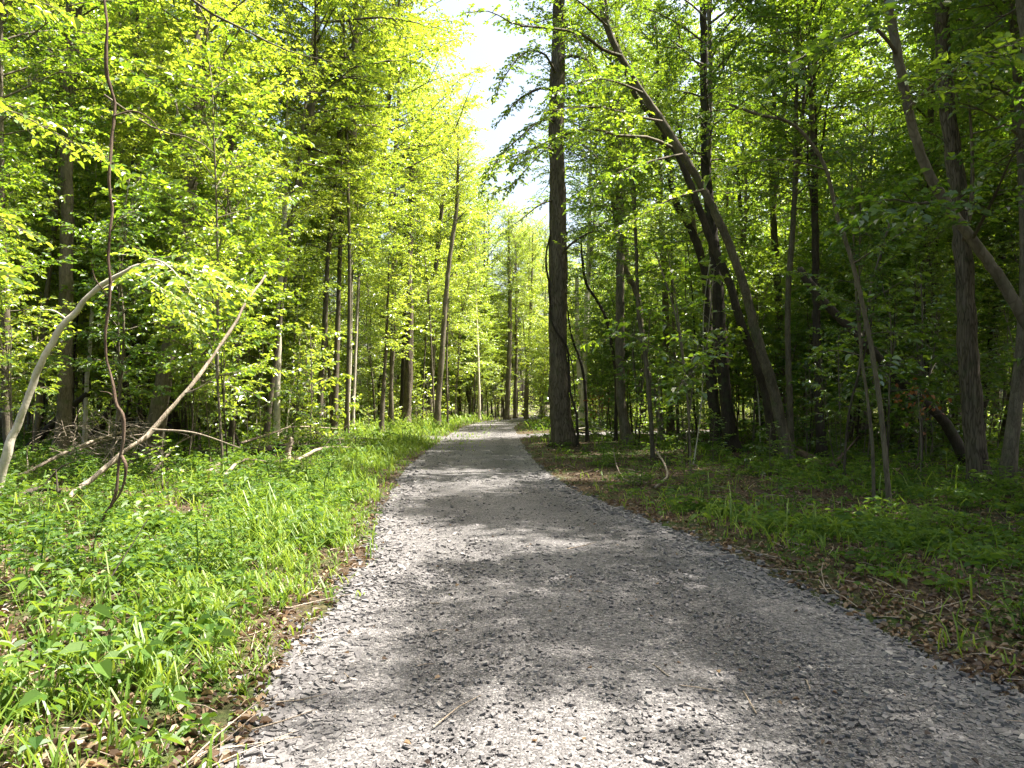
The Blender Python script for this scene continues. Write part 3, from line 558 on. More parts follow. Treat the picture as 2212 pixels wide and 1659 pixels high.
tree('the arching sapling', 'slender sapling arching far over to the left across the dark straight tree', [(1922, 1102), (1912, 980), (1898, 853), (1877, 725), (1842, 570), (1808, 467), (1785, 367), (1745, 300), (1700, 262), (1640, 248), (1575, 225)], (12, 6), 0, Y=11, bark=BARK, name='arching_sapling', cat='sapling', flare=.2,
     limbs=[dict(p=[(1700, 262, 11), (1660, 240, 10.6), (1620, 200, 10.4), (1570, 190, 10.2)], w=3, leaf=dict(tl=.6, tsp=.1, ll=.085)), dict(p=[(1785, 367, 11), (1700, 345, 10.8), (1620, 350, 10.6), (1540, 375, 10.4)], w=4, leaf=dict(tl=.6, tsp=.1, ll=.085)),
            dict(p=[(1842, 570, 11), (1920, 520, 10.6), (1990, 480, 10.4)], w=4, leaf=dict(tl=.6, tsp=.1, ll=.085), mat=LEAF_DEEP), dict(p=[(1600, 235, 11), (1540, 240, 11), (1480, 260, 11)], w=3, leaf=dict(tl=.5, tsp=.1, ll=.085))])
tree('the stick-straight sapling', 'stick-straight thin sapling left of the foot of the arching sapling', [(1888, 1086), (1884, 960), (1872, 850), (1861, 770), (1850, 640)], (8, 5), 5.6, 'sapdeep', 2.6, Y=11.8, name='sapling', fat=.9)
tree('the slanting black trunk', 'black dead trunk slanting down right against the furrowed tree', [(2092, 962), (2041, 913), (1975, 853), (1908, 786), (1850, 722), (1781, 653), (1725, 580)], (24, 18), 0, Y=17.5, bark=BARK_DARK, name='leaning_dead_trunk', cat='dead tree', flare=0, keep=1)
tree('the furrowed tree', 'large furrowed trunk at the right, wide at the foot', [(2120, 1066), (2104, 940), (2095, 800), (2084, 600), (2071, 433), (2055, 300), (2041, 167), (2034, 0)], (42, 28), 17, 'can', 9.0, Y=13.4, bark=BARK_BIG, name='big_tree', flare=.35, rough=.07, sides=20, seed=22,
     limbs=[dict(p=[(2080, 520, 13.3), (2098, 440, 13.2), (2100, 330, 13.1), (2092, 200, 13)], w=12)])
tree('the diagonal smooth trunk', 'smooth grey trunk crossing diagonally in front of the furrowed tree', [(2440, 1180), (2330, 900), (2212, 690), (2160, 600), (2100, 518), (2040, 432), (1995, 350), (1962, 235), (1937, 105), (1918, 0), (1905, -120)], (31, 16), 9, 'mid', 6.5, Y=8.2, bark=BARK_SHADE, name='leaning_tree', seed=23, flare=.2, fat=1.1, keep=.5,
     limbs=[dict(p=[(1940, 120, 8.2), (1890, 60, 7.9), (1830, 80, 7.6), (1760, 110, 7.3), (1700, 140, 7)], w=9, leaf=dict(tl=.8, tsp=.07, ll=.10, start=.1), mat=LEAF_DEEP),
            dict(p=[(2100, 518, 8.2), (2150, 420, 7.4), (2190, 330, 6.8), (2230, 280, 6.3)], w=9, leaf=dict(tl=.8, tsp=.07, ll=.10, start=.1), mat=LEAF_DEEP),
            dict(p=[(1962, 235, 8.2), (2020, 180, 7.6), (2100, 130, 7.0), (2190, 90, 6.4)], w=9, leaf=dict(tl=.8, tsp=.07, ll=.10, start=.1), mat=LEAF_DEEP),
            dict(p=[(2040, 432, 8.2), (1980, 440, 7.9), (1920, 430, 7.6), (1870, 460, 7.3)], w=7, leaf=dict(tl=.8, tsp=.07, ll=.10, start=.1), mat=LEAF_DEEP)])
tree('the curved dark bough', 'low curved dark bough sweeping in from the right edge', [(2330, 800), (2212, 793), (2141, 848), (2058, 880), (1991, 906)], (14, 6), 0, Y=9, bark=BARK_DARK, name='low_bough', cat='branch', flare=0, keep=1, mark=False) if False else None

tree('the tree out of the left edge', 'tree just off the left edge whose sunlit leafy limbs reach in', [(-420, 1240), (-400, 800), (-390, 300), (-380, -200)], (60, 40), 9, 'mid', 6, Y=6.6, seed=31, fat=1.0, mark=False,
     limbs=[dict(p=[(-392, 500, 6.6), (-260, 430, 6.9), (-100, 440, 7.2), (60, 500, 7.5)], w=8, leaf=dict(tl=.7, tsp=.07, ll=.085, start=.3), mat=LEAF_SUN),
            dict(p=[(-390, 300, 6.6), (-200, 200, 7), (0, 230, 7.5), (200, 330, 8)], w=9, leaf=dict(tl=.7, tsp=.07, ll=.085, start=.3), mat=LEAF_SUN),
            dict(p=[(-385, 100, 6.6), (-150, 0, 6.2), (20, -20, 6), (120, 20, 5.8)], w=8, leaf=dict(tl=.6, tsp=.08, ll=.085, start=.3), mat=LEAF_SUN),
            dict(p=[(-392, 600, 6.6), (-250, 560, 6), (-90, 560, 5.6), (10, 590, 5.3)], w=7, leaf=dict(tl=.4, tsp=.08, ll=.085, start=.3), mat=LEAF_SUN)])

# --- dead wood lying about (G: a point of the ground seen at a pixel)
def G(px, py, up=0.0):
    Y = depth_at(py); p = P(px, py, Y); p[2] = gz(p[0], p[1]) + up; return p
def deadwood(name, label, cat, pts, r0, r1, mat=DEAD, twigs=(), group=None, cut=None, rough=.12):
    o = pts[0].copy(); root = thing(name, o, label, cat, group); rng = np.random.default_rng(int(abs(o[0] * 100)))
    q = smooth(np.array(pts) - o, 18); m = MB(); tube(m, q + rng.normal(0, r0 * .12, q.shape), np.linspace(r0, r1, 18), 10, 0, .5, rough=rough, rng=rng)
    link('log' if r0 > .05 else 'stick', m.mesh('log', [mat]), root)
    for tw in twigs:
        m = MB(); t = smooth(np.array(tw) - o, 8); tube(m, t, np.linspace(r0 * .35, r0 * .1, 8), 5, 0, .5); link('branch_stub', m.mesh('branch_stub', [mat]), root)
    if cut:
        m = MB(); d = nrm(q[0] - q[1]); tube(m, [q[0], q[0] + d * .012], [r0 * 1.0, r0 * .93], 14, 0, .5); link('cut_end', m.mesh('cut_end', [CUT]), root)
deadwood('fallen_log', 'long mossy fallen log lying across the undergrowth behind the curved stick', 'log', [G(360, 985, .1), G(500, 992, .14), G(640, 978, .12), G(715, 975, .08)], .17, .11, BARK_DARK,
         [[G(430, 988, .2), G(430, 965, .7), G(425, 950, 1.1)], [G(600, 985, .2), G(640, 960, .5), G(700, 950, .7)], [G(520, 990, .2), G(500, 960, .8)]])
deadwood('fallen_branch', 'thin dead branch propped over the mossy fallen log', 'branch', [G(520, 985, .3), G(590, 975, .55), G(640, 965, .7), G(735, 955, .55)], .04, .015, DEAD, [[G(600, 975, .5), G(640, 960, .9)]])
deadwood('tree_stump', 'pale broken stump standing at the end of the mossy fallen log', 'stump', [G(620, 998, -.1), G(623, 998, .25), G(631, 998, .55)], .11, .05, DEAD, rough=.25)
deadwood('log', 'short log with an orange rotten cut end lying in the green undergrowth', 'log', [G(450, 1052, .16), G(470, 1030, .14), G(490, 1015, .12)], .13, .10, DEAD, cut=True)
deadwood('fallen_branch', 'thick curved dead stick arching above the undergrowth beside the cut log', 'branch', [G(475, 1052, .05), G(500, 1040, .25), G(530, 1035, .38), G(572, 1030, .3)], .05, .028, DEAD)
deadwood('fallen_branch', 'dead branch lying from the left edge to the leaning dead pole', 'branch', [G(-20, 1075, .15), G(60, 1050, .2), G(130, 1045, .5), G(210, 1030, .75), G(300, 1000, .9)], .045, .02, DEAD, [[G(60, 1050, .2), G(60, 1030, .6), G(90, 1020, .8)], [G(150, 1040, .5), G(165, 1020, 1.0)]])
deadwood('fallen_branch', 'thin dark dead twig leaning up out of the near left undergrowth', 'twig', [G(207, 1338, 0), G(240, 1325, .22), G(283, 1310, .42), G(317, 1300, .6)], .007, .003, BARK_DARK)
deadwood('fallen_log', 'short dark fallen log at the foot of the leaning pair', 'log', [G(1715, 990, .12), G(1758, 1010, .14), G(1800, 1030, .1)], .13, .10, BARK_RED, [[G(1790, 1025, .1), G(1830, 1010, .35), G(1855, 1000, .6)]])
deadwood('fallen_branch', 'forked pale stick on the leaf litter below the big vine-wrapped tree', 'branch', [G(1325, 995, .3), G(1332, 1020, .12), G(1350, 1045, .06), G(1385, 1052, .05)], .02, .01, DEAD)
deadwood('fallen_branch', 'crooked pale stick arching over the leaf litter beside the crossing grey sapling', 'branch', [G(1412, 985, .25), G(1432, 1020, .2), G(1442, 1045, .12), G(1415, 1060, .05)], .028, .018, DEAD)
for i, (a, b, lb) in enumerate([((1180, 950), (1290, 946), 'lowest grey stick in the brush pile behind the big tree'), ((1200, 943), (1310, 950), 'reddish stick crossing on top of the brush pile behind the big tree'), ((1250, 938), (1330, 956), 'short pale stick at the right end of the brush pile behind the big tree')]):
    deadwood('stick', lb, 'stick', [G(*a, up=.1 + .1 * i), G((a[0] + b[0]) / 2, (a[1] + b[1]) / 2, .3 + .08 * i), G(*b, up=.12)], .05, .03, [DEAD, BARK_RED, BARK_PALE][i], group='sticks in the brush pile')
rng = np.random.default_rng(77)
brush = MB()
for i in range(130):
    cx, cyy = rng.uniform(600, 760), rng.uniform(962, 985); a = G(cx, cyy, rng.uniform(.02, .4)); d = nrm(np.array([rng.normal(), rng.normal() * .6, rng.normal() * .35])) * rng.uniform(.3, 1.1)
    tube(brush, smooth([a, a + d * .5 + [0, 0, rng.uniform(-.05, .12)], a + d], 5), np.linspace(rng.uniform(.006, .02), .003, 5), 4, 0, .5, cap=False)
for i in range(300):
    cx, cyy = rng.uniform(120, 330), rng.uniform(985, 1040); a = G(cx, cyy, rng.uniform(.02, 1.1)); d = nrm(np.array([rng.normal(), rng.normal() * .6, rng.normal() * .6])) * rng.uniform(.3, 1.0)
    tube(brush, smooth([a, a + d * .5 + [0, 0, rng.uniform(-.05, .12)], a + d], 5), np.linspace(rng.uniform(.005, .013), .002, 5), 4, 0, .5, cap=False)
tag(link('dead_twigs', brush.mesh('dead_twigs', [DEAD])), 'tangle of fine dead twigs and brushwood on the left bank', 'brushwood', kind='stuff')

# ------------------------------------------------------------------ trees of the wood beyond the ones singled out above
_T = ['', 'first', 'second', 'third', 'fourth', 'fifth', 'sixth', 'seventh', 'eighth', 'ninth', 'tenth', 'eleventh', 'twelfth', 'thirteenth', 'fourteenth', 'fifteenth', 'sixteenth', 'seventeenth', 'eighteenth', 'nineteenth']
ORD = _T[1:] + ['twentieth'] + ['twenty-' + q for q in _T[1:10]] + ['thirtieth'] + ['thirty-' + q for q in _T[1:10]] + ['fortieth'] + ['forty-' + q for q in _T[1:10]]
def filltrunk(seed, h, r, bend=.06):
    rg = np.random.default_rng(seed); m = MB()
    a = rg.uniform(0, 6.28); b = rg.uniform(0, 6.28)
    z = np.array([-.1, .25 * h, .5 * h, .75 * h, h]); off = np.array([0, .3, .7, .8, 1.]) * bend * h
    p = np.stack([np.cos(a) * off + .02 * h * np.sin(z * 1.1 + b) * (z > 0), np.sin(a) * off + .015 * h * np.cos(z * 1.3 + b) * (z > 0), z], 1)
    S = smooth(p, 16); L = S[:, 2]
    tube(m, S, np.interp(L, [0, h], [r, r * .3]) * (1 + .5 * np.exp(-np.maximum(L, 0) / (r * 3))), 8, 0, .5, rough=.06, rng=rg)
    return m, S
TR = {}
def mk_kind(kind, n, h, r, zc, sets, H):
    out = []
    for i in range(n):
        m, S = filltrunk(200 + 17 * i + len(kind), h, r * (1 + .25 * math.sin(i * 2.2)))
        meshes = {b.name: m.mesh('trunk', [b]) for b in (BARK, BARK_DARK, BARK_PALE)}
        out.append((meshes, S, h, zc, sets, H))
    TR[kind] = out
mk_kind('sapling', 5, 7.0, .035, 1.8, ('sap', 'sapsun', 'sapdeep'), 5.2)
mk_kind('mid', 5, 11.5, .075, 3.6, ('mid', 'midsun', 'middeep'), 8)
mk_kind('canopy', 5, 20, .17, 8, ('can', 'cansun', 'can'), 12)
mk_kind('slip', 4, 3.7, .016, 1.3, ('low', 'lowsun', 'lowdeep'), 2.2)
FILL = []
def fill(kind, x, y, tone, s, rng, bark=None, thin=1, nolab=None, tilt=.05):
    meshes, S, h, zc, sets, H = TR[kind][rng.integers(0, len(TR[kind]))]
    z = float(gz(x, y)); root = link({'slip': 'young_sapling', 'sapling': 'sapling', 'mid': 'young_tree', 'canopy': 'tall_tree'}[kind], None); root.empty_display_size = .2
    root.location = (x, y, z); root.rotation_euler = (rng.normal(0, tilt), rng.normal(0, tilt), rng.uniform(0, 6.28)); root.scale = (s, s, s)
    bk = bark or rng.choice(['grey_brown_bark', 'dark_wet_bark', 'pale_smooth_bark'], p=[.6, .34, .06])
    tk = link('trunk', meshes[bk], root); tk.scale = (thin, thin, 1)
    i = int(np.searchsorted(S[:, 2], zc)); c = S[i]; d = S[-1] - c
    cs = SETS[sets[tone]][0]; o = link('crown', cs[rng.integers(0, len(cs))], root); o.location = Vector(c)
    o.rotation_mode = 'QUATERNION'; o.rotation_quaternion = Vector(d).to_track_quat('Z', 'Y') @ Quaternion((0, 0, 1), rng.uniform(0, 6.28))
    k = (h * 1.0 - zc) / H; o.scale = (k, k, k)
    FILL.append(dict(o=root, kind=kind, x=x, y=y, px=px_of(x, y), bark=bk, s=s, lab=nolab))
    SPOTS.append((x, y, {'slip': .3, 'sapling': .5, 'mid': 1.0, 'canopy': 1.9}[kind] * s))
def free(x, y, r):
    return all((x - a) ** 2 + (y - b) ** 2 > (max(r, c)) ** 2 for a, b, c in SPOTS)
rng = np.random.default_rng(4)
LANES = [(884, 52, 56), (955, 47, 40), (1207, 26.6, 40), (600, 27, 10), (757, 35, 12), (695, 31, 12), (345, 20, 34), (138, 20.5, 18), (1342, 28, 20), (1550, 24, 40), (1650, 20, 60), (1766, 20.5, 16), (1260, 46, 16), (1445, 33, 14), (1098, 74, 10), (2090, 13.4, 60), (1034, 66, 6), (826, 39, 8)]
CR = {'slip': .5, 'sapling': 1.35, 'mid': 2.1, 'canopy': 0.3}
EXTRA = 0
def laneok(kind, x, y):
    px = px_of(x, y); r = CR[kind] * F / y * .62
    return not any(y < Y + 1 and abs(px - p) < h * .5 + r for p, Y, h in LANES)
def inview(x, y, m=1.08): return abs(x) < .70 * y * m + .5
# tall canopy over and beside the path; out-of-view ones added for shade
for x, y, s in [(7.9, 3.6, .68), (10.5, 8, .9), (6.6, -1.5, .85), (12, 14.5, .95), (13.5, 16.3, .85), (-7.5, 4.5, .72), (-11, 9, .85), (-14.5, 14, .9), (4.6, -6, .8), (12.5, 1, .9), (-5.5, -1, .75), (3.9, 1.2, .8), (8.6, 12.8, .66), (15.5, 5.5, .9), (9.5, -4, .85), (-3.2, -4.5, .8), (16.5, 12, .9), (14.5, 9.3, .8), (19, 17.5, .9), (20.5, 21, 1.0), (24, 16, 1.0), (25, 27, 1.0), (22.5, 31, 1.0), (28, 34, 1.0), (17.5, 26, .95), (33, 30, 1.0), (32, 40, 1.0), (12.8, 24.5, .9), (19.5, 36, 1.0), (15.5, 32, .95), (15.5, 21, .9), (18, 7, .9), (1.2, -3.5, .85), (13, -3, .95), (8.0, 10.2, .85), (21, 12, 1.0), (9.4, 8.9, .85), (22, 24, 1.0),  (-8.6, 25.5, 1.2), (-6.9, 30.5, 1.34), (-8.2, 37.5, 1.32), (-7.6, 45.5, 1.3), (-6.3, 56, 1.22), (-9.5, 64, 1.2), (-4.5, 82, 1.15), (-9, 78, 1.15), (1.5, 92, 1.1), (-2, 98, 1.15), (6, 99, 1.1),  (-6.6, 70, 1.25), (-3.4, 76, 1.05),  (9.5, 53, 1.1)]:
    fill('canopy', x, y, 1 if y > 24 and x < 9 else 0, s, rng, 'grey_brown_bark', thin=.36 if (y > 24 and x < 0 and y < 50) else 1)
for x, y, s in [(8.6, 8.6, .9), (8.8, 5.9, .8), (10.6, 10.8, .95), (13.2, 12.6, 1.0), (12.2, 13.4, .85), (11.5, 6.5, .9), (15, 15.5, 1.), (14.6, 18.0, .9), (15, 19, .8)]:
    fill('mid', x, y, 2, s, rng, 'dark_wet_bark')  # trunks out of view; added to block sky and sun on the right
for x, y, s in [(-4.6, 59, 1.0), (-5.4, 64, 1.2), (-3.7, 68, 1.0), (-3.3, 73, 1.2), (-1.8, 80, 1.2), (.2, 86, 1.2), (3.6, 60.5, 1.0), (4.8, 68, 1.2), (7.5, 74, 1.2), (-4.4, 76, 1.3), (1.2, 90, 1.3)]:
    fill('mid', x, y, 1, s, rng, 'grey_brown_bark', thin=.6)
# canopy rows, left and right
def scatter(kind, n, xr, yr, tonef, sr, mind, dmin, tilt=.05, tries=8000):
    k = 0
    for _ in range(tries):
        if k >= n: break
        y = rng.uniform(*yr); x = rng.uniform(*xr)
        if not inview(x, y) or dpath(np.array(x), np.array(y)) < mind(y) or not free(x, y, dmin) or not laneok(kind, x, y) or (kind == 'canopy' and y < 52 and 540 < px_of(x, y) < 880) or (kind != 'sapling' and kind != 'slip' and 1 < x < 11 and 29 < y < 64): continue
        fill(kind, x, y, tonef(x, y), rng.uniform(*sr), rng, tilt=tilt); k += 1
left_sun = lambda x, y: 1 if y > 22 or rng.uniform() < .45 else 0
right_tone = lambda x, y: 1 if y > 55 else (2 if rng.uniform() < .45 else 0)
scatter('canopy', 16, (-34, -6), (22, 46), left_sun, (.9, 1.15), lambda y: 5.0, 3.6)
scatter('canopy', 10, (-26, -4.5), (46, 72), left_sun, (1.0, 1.2), lambda y: 4.4, 3.6)
scatter('canopy', 18, (4, 34), (22, 60), right_tone, (.85, 1.1), lambda y: 4.0, 3.6)
scatter('canopy', 20, (-16, 26), (76, 100), lambda x, y: 1, (.95, 1.1), lambda y: 4.0, 3.8)
scatter('mid', 26, (-30, -5), (21, 48), left_sun, (.8, 1.15), lambda y: 3.4, 1.9)
scatter('mid', 12, (-20, -3.5), (48, 74), left_sun, (.9, 1.2), lambda y: 2.4, 2.2)
scatter('mid', 26, (3.5, 32), (22, 55), right_tone, (.75, 1.15), lambda y: 3.0, 1.9)
scatter('mid', 18, (-12, 16), (68, 92), lambda x, y: 1, (.9, 1.2), lambda y: 2.0, 2.2)
scatter('sapling', 66, (-26, -5.5), (14, 44), left_sun, (.75, 1.25), lambda y: 3.2 if y < 20 else 2.6, 1.1)
scatter('sapling', 62, (3.5, 28), (20, 48), right_tone, (.75, 1.25), lambda y: 1.8, 1.1)
scatter('sapling', 34, (-16, 10), (44, 84), lambda x, y: 1, (.8, 1.2), lambda y: 1.3, 1.4)
scatter('mid', 16, (-9, 3), (72, 92), lambda x, y: 1, (.9, 1.2), lambda y: 1.0, 1.6)
scatter('sapling', 14, (-8, 4), (62, 90), lambda x, y: 1, (.8, 1.3), lambda y: .8, 1.0)
scatter('slip', 52, (3.6, 24), (13.5, 34), lambda x, y: int(rng.choice([0, 2])), (.7, 1.5), lambda y: 1.6, .7)
scatter('slip', 34, (-22, -6.5), (14, 36), lambda x, y: int(rng.choice([0, 1])), (.7, 1.4), lambda y: 2.6, .7)
scatter('slip', 16, (-14, 6), (40, 75), lambda x, y: 1, (.9, 1.6), lambda y: 1.2, .7)
def fillbush(n, xr, yr, sr, mind):
    k = 0
    for _ in range(6000):
        if k >= n: break
        y = rng.uniform(*yr); x = rng.uniform(*xr)
        if not inview(x, y) or dpath(np.array(x), np.array(y)) < mind or any(y < Y - .5 and abs(px_of(x, y) - p) < h * .5 + 14 for p, Y, h in LANES): continue
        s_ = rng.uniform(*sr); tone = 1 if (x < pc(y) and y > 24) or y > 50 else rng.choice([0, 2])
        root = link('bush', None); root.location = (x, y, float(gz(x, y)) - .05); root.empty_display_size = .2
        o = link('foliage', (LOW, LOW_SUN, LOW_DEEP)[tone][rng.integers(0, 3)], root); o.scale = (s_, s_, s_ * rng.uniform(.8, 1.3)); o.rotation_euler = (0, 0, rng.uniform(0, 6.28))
        FILL.append(dict(o=root, kind='bush', x=x, y=y, px=px_of(x, y), bark='', s=s_, lab=None)); k += 1
fillbush(80, (-34, -5.5), (24, 62), (.8, 1.9), 2.5)
fillbush(95, (2.5, 36), (19, 62), (.9, 2.0), 2.2)
fillbush(60, (-18, 18), (58, 98), (1.0, 2.4), .8)
# labels: every one named by its place between the trees singled out above
lands = sorted(LAND, key=lambda q: q[1]); names = [q[0] for q in lands]; pxs = [q[1] for q in lands]
KW = {'slip': 'young sapling', 'bush': 'bush', 'sapling': 'sapling', 'mid': 'young tree', 'canopy': 'tall tree'}
slots = {}
for f in FILL:
    i = int(np.searchsorted(pxs, f['px'])) if f['y'] > 1 else len(pxs)
    if f['y'] <= 1: i = 999
    slots.setdefault((i, f['kind']), []).append(f)
BW = {'grey_brown_bark': 'grey-brown', 'dark_wet_bark': 'dark', 'pale_smooth_bark': 'pale'}
for (i, kind), fs in slots.items():
    fs.sort(key=lambda f: f['px'])
    for k, f in enumerate(fs):
        kw = KW[kind]
        if i == 999: lab = '%s %s added unseen near the camera to shade the path' % (ORD[k], kw)
        elif i == 0: lab = '%s %s from the left, left of %s' % (ORD[k], kw, names[0])
        elif i >= len(names): lab = '%s %s added for shade right of %s' % (ORD[k], kw, names[-1])
        else:
            lab = '%s %s right of %s, before %s' % (ORD[k], kw, names[i - 1], names[i])
            if len(lab.split()) > 16: lab = '%s %s added for shade right of %s' % (ORD[k], kw, names[i - 1])
        tag(f['o'], lab, {'sapling': 'sapling', 'slip': 'sapling', 'bush': 'bush'}.get(kind, 'tree'), {'bush': 'bushes of the wood', 'slip': 'young saplings between the trunks', 'sapling': 'saplings filling the wood', 'mid': 'young trees of the wood', 'canopy': 'tall canopy trees'}[kind])

# ------------------------------------------------------------------ far wood: one mass at the back
def far_wood():
    rg = np.random.default_rng(9); m = MB(); vs_, ts_ = [], []
    def place(x, y, s):
        src = lite[rg.integers(0, len(lite))]; v, t = src
        a = rg.uniform(0, 6.28); c, sn = math.cos(a), math.sin(a)
        sel = v; X = sel[:, 0] * c - sel[:, 1] * sn; Y_ = sel[:, 0] * sn + sel[:, 1] * c
        z0 = rg.uniform(.5, 6.5) * s if rg.uniform() < .5 else rg.uniform(6, 9) * s
        vs_.append(np.stack([X * s + x, Y_ * s + y, sel[:, 2] * s + z0], 1)); ts_.append(np.clip(t + rg.normal(0, .15), 0, 1))
        tube(m, [[x, y, -.2], [x + rg.normal(0, .3), y, 8 * s], [x + rg.normal(0, .5), y, 18 * s]], [rg.uniform(.1, .22), .12, .04], 5, 0, .5, cap=False)
    lite = []
    for mb in canopy_mb:
        v, f, mm, t = mb.arrays(); lf = f[mm == 1]; lf = lf[rg.uniform(size=len(lf)) < .40]
        P4 = v[lf]; c = P4.mean(1, keepdims=True); P4 = c + (P4 - c) * 1.7
        lite.append((P4.reshape(-1, 3), t[lf].reshape(-1)))
    n = 0
    while n < 150:
        y = rg.uniform(46, 104); x = rg.uniform(-70, 75)
        ok = abs(x) < .72 * y + 3 and ((y < 78 and (x < -17 - .1 * (y - 46) or x > 19)) or (y > 92 and abs(x) < 60) )
        if not ok or dpath(np.array(x), np.array(y)) < 2: continue
        place(x, y, rg.uniform(.8, 1.15) if y < 90 else rg.uniform(.75, .95)); n += 1
    for _ in range(560):
        y = rg.uniform(48, 108); x = rg.uniform(-75, 80)
        if abs(x) > .74 * y or dpath(np.array(x), np.array(y)) < 2.5 or (y < 88 and -14 < x < 15) or (y < 58 and abs(x) < 22): continue
        v0, t0 = lite[rg.integers(0, 4)]; q = v0.reshape(-1, 4, 3); kk = rg.uniform(size=len(q)) < .35; q = q[kk].reshape(-1, 3); s_ = rg.uniform(.3, .6)
        vs_.append(np.stack([q[:, 0] * s_ + x, q[:, 1] * s_ + y, q[:, 2] * s_ * .8 + float(gz(x, y)) - .3], 1)); ts_.append(t0.reshape(-1, 4)[kk].reshape(-1))
    v = np.concatenate(vs_); t = np.concatenate(ts_); k = len(v) // 4
    m.add(v, np.arange(k * 4).reshape(k, 4), 1, t)
    o = link('distant_wood', m.mesh('distant_wood', [BARK, LEAF_SUN])); tag(o, 'sunlit distant wood closing the view behind all the trees', 'wood', kind='stuff')
far_wood()

# ------------------------------------------------------------------ bushes (single, low, leafy)
BUSH = []
def bush(x, y, s, tone, label, cat='bush', group=None):
    root = thing('bush', (x, y, float(gz(x, y))), label, cat, group)
    cs = (LOW, LOW_SUN, LOW_DEEP)[tone]; o = link('foliage', cs[len(BUSH) % 3], root); o.scale = (s, s, s * .8); o.rotation_euler = (0, 0, len(BUSH) * 1.7)
    m = MB(); tube(m, [[0, 0, -.05], [.01, 0, .3 * s]], [.02, .012], 6); link('stem', m.mesh('stem', [BARK_TWIG]), root); BUSH.append(root)
def bpx(px, py, s, tone, label): p = G(px, py); bush(p[0], p[1], s, tone, label)
bpx(1540, 1000, .8, 0, 'leafy bush at the foot of the dark twin trunks')
bpx(1665, 1030, .7, 2, 'broad-leaved bush just left of the foot of the leaning pair')
bpx(1480, 985, .7, 2, 'low bush right of the crossing grey sapling')
bpx(1300, 960, .6, 2, 'small bush behind the brush pile by the big tree')
bpx(350, 1060, .6, 0, 'bright low bush in front of the forked leaning tree')
bpx(560, 990, .7, 1, 'leafy bush growing against the fallen log')
bpx(1000, 905, 1.4, 1, 'bright bush beyond the leaning path-side tree')
bpx(1060, 898, 1.6, 1, 'wide sunlit bush at the bend of the path')
bpx(905, 918, 1.1, 1, 'low bush at the foot of the shaggy-barked tree')
bpx(795, 940, .9, 1, 'bush left of the sunlit verge sapling')
bpx(660, 962, .9, 1, 'bush in front of the kinked slender tree')
bpx(1900, 985, .9, 2, 'dim bush behind the arching sapling')
bpx(2010, 1000, .9, 2, 'dim bush just left of the furrowed tree')
bpx(2190, 1040, .8, 2, 'dim bush just right of the furrowed tree')
bpx(1810, 1000, .8, 2, 'dim bush right of the dark straight forked tree')
bpx(760, 1000, .45, 0, 'small plant with pale leaves where brushwood meets the grass')

# reddish young leaves
def autumn(px, py, Y, n, label, spread):
    c = P(px, py, Y); rg = np.random.default_rng(px); g0 = np.array([c[0], c[1], float(gz(c[0], c[1]))])
    root = thing('sapling', g0, label, 'sapling'); m = MB(); hh = c[2] - g0[2]
    pts = [[0, 0, -.05], [.04, .02, hh * .5], [-.02, 0, hh * 1.15]]; tube(m, smooth(pts, 8), np.linspace(.015, .005, 8), 5); link('stem', m.mesh('stem', [BARK_TWIG]), root)
    m = MB(); b = np.array([0, 0, hh]) + rg.normal(0, spread, (n, 3)); d = rg.normal(0, 1, (n, 3)); d[:, 2] -= .4
    leaves(m, b, d, np.array([0, 0, 1.]) + rg.normal(0, .5, (n, 3)), rg.uniform(.06, .11, n), .07, rg.uniform(0, 1, n), 1, True)
    for q in b[:14]: tube(m, [[0, 0, hh * .8], q], [.004, .002], 3, cap=False)
    link('foliage', m.mesh('foliage', [BARK_TWIG, ORANGE]), root)
rgb = np.random.default_rng(3)
for i, (px, py, s, tn) in enumerate([(975, 893, 1.5, 1), (1085, 889, 1.6, 1), (1130, 892, 1.2, 1), (1160, 889, 1.5, 1), (1200, 893, 1.3, 1), (850, 922, 1.2, 1), (930, 908, 1.1, 1), (730, 950, .9, 1), (630, 975, .8, 0), (1020, 897, 1.3, 1), (1240, 915, 1.1, 0), (1380, 935, 1.0, 0), (1480, 938, 1.0, 0), (1640, 950, 1.0, 2)]):
    bpx(px, py, s, tn, ['sunlit bush left of the lone white sapling', 'sunlit bush at the foot of the mottled tree', 'bush between the mottled tree and the dark forked one', 'bush left of the pale-footed tree', 'bush beyond the path just left of the big vine-wrapped tree', 'bush between the shaded sapling and the shaggy tree', 'bush behind the leaning path-side tree', 'bush in front of the twin-stemmed tree', 'bush in front of the grey-white trunk', 'wide low bush in the grass before the far bend', 'bush right behind the big vine-wrapped tree', 'bush behind the left-leaning bent trunk', 'bush behind the straight brown tree', 'dim bush behind the leaning pair of trunks'][i])
autumn(1292, 872, 27.5, 60, 'small sapling with orange-red leaves right of the big vine-wrapped tree', .22)
autumn(1985, 868, 13.2, 40, 'sapling with rusty orange leaves left of the furrowed tree', .2)

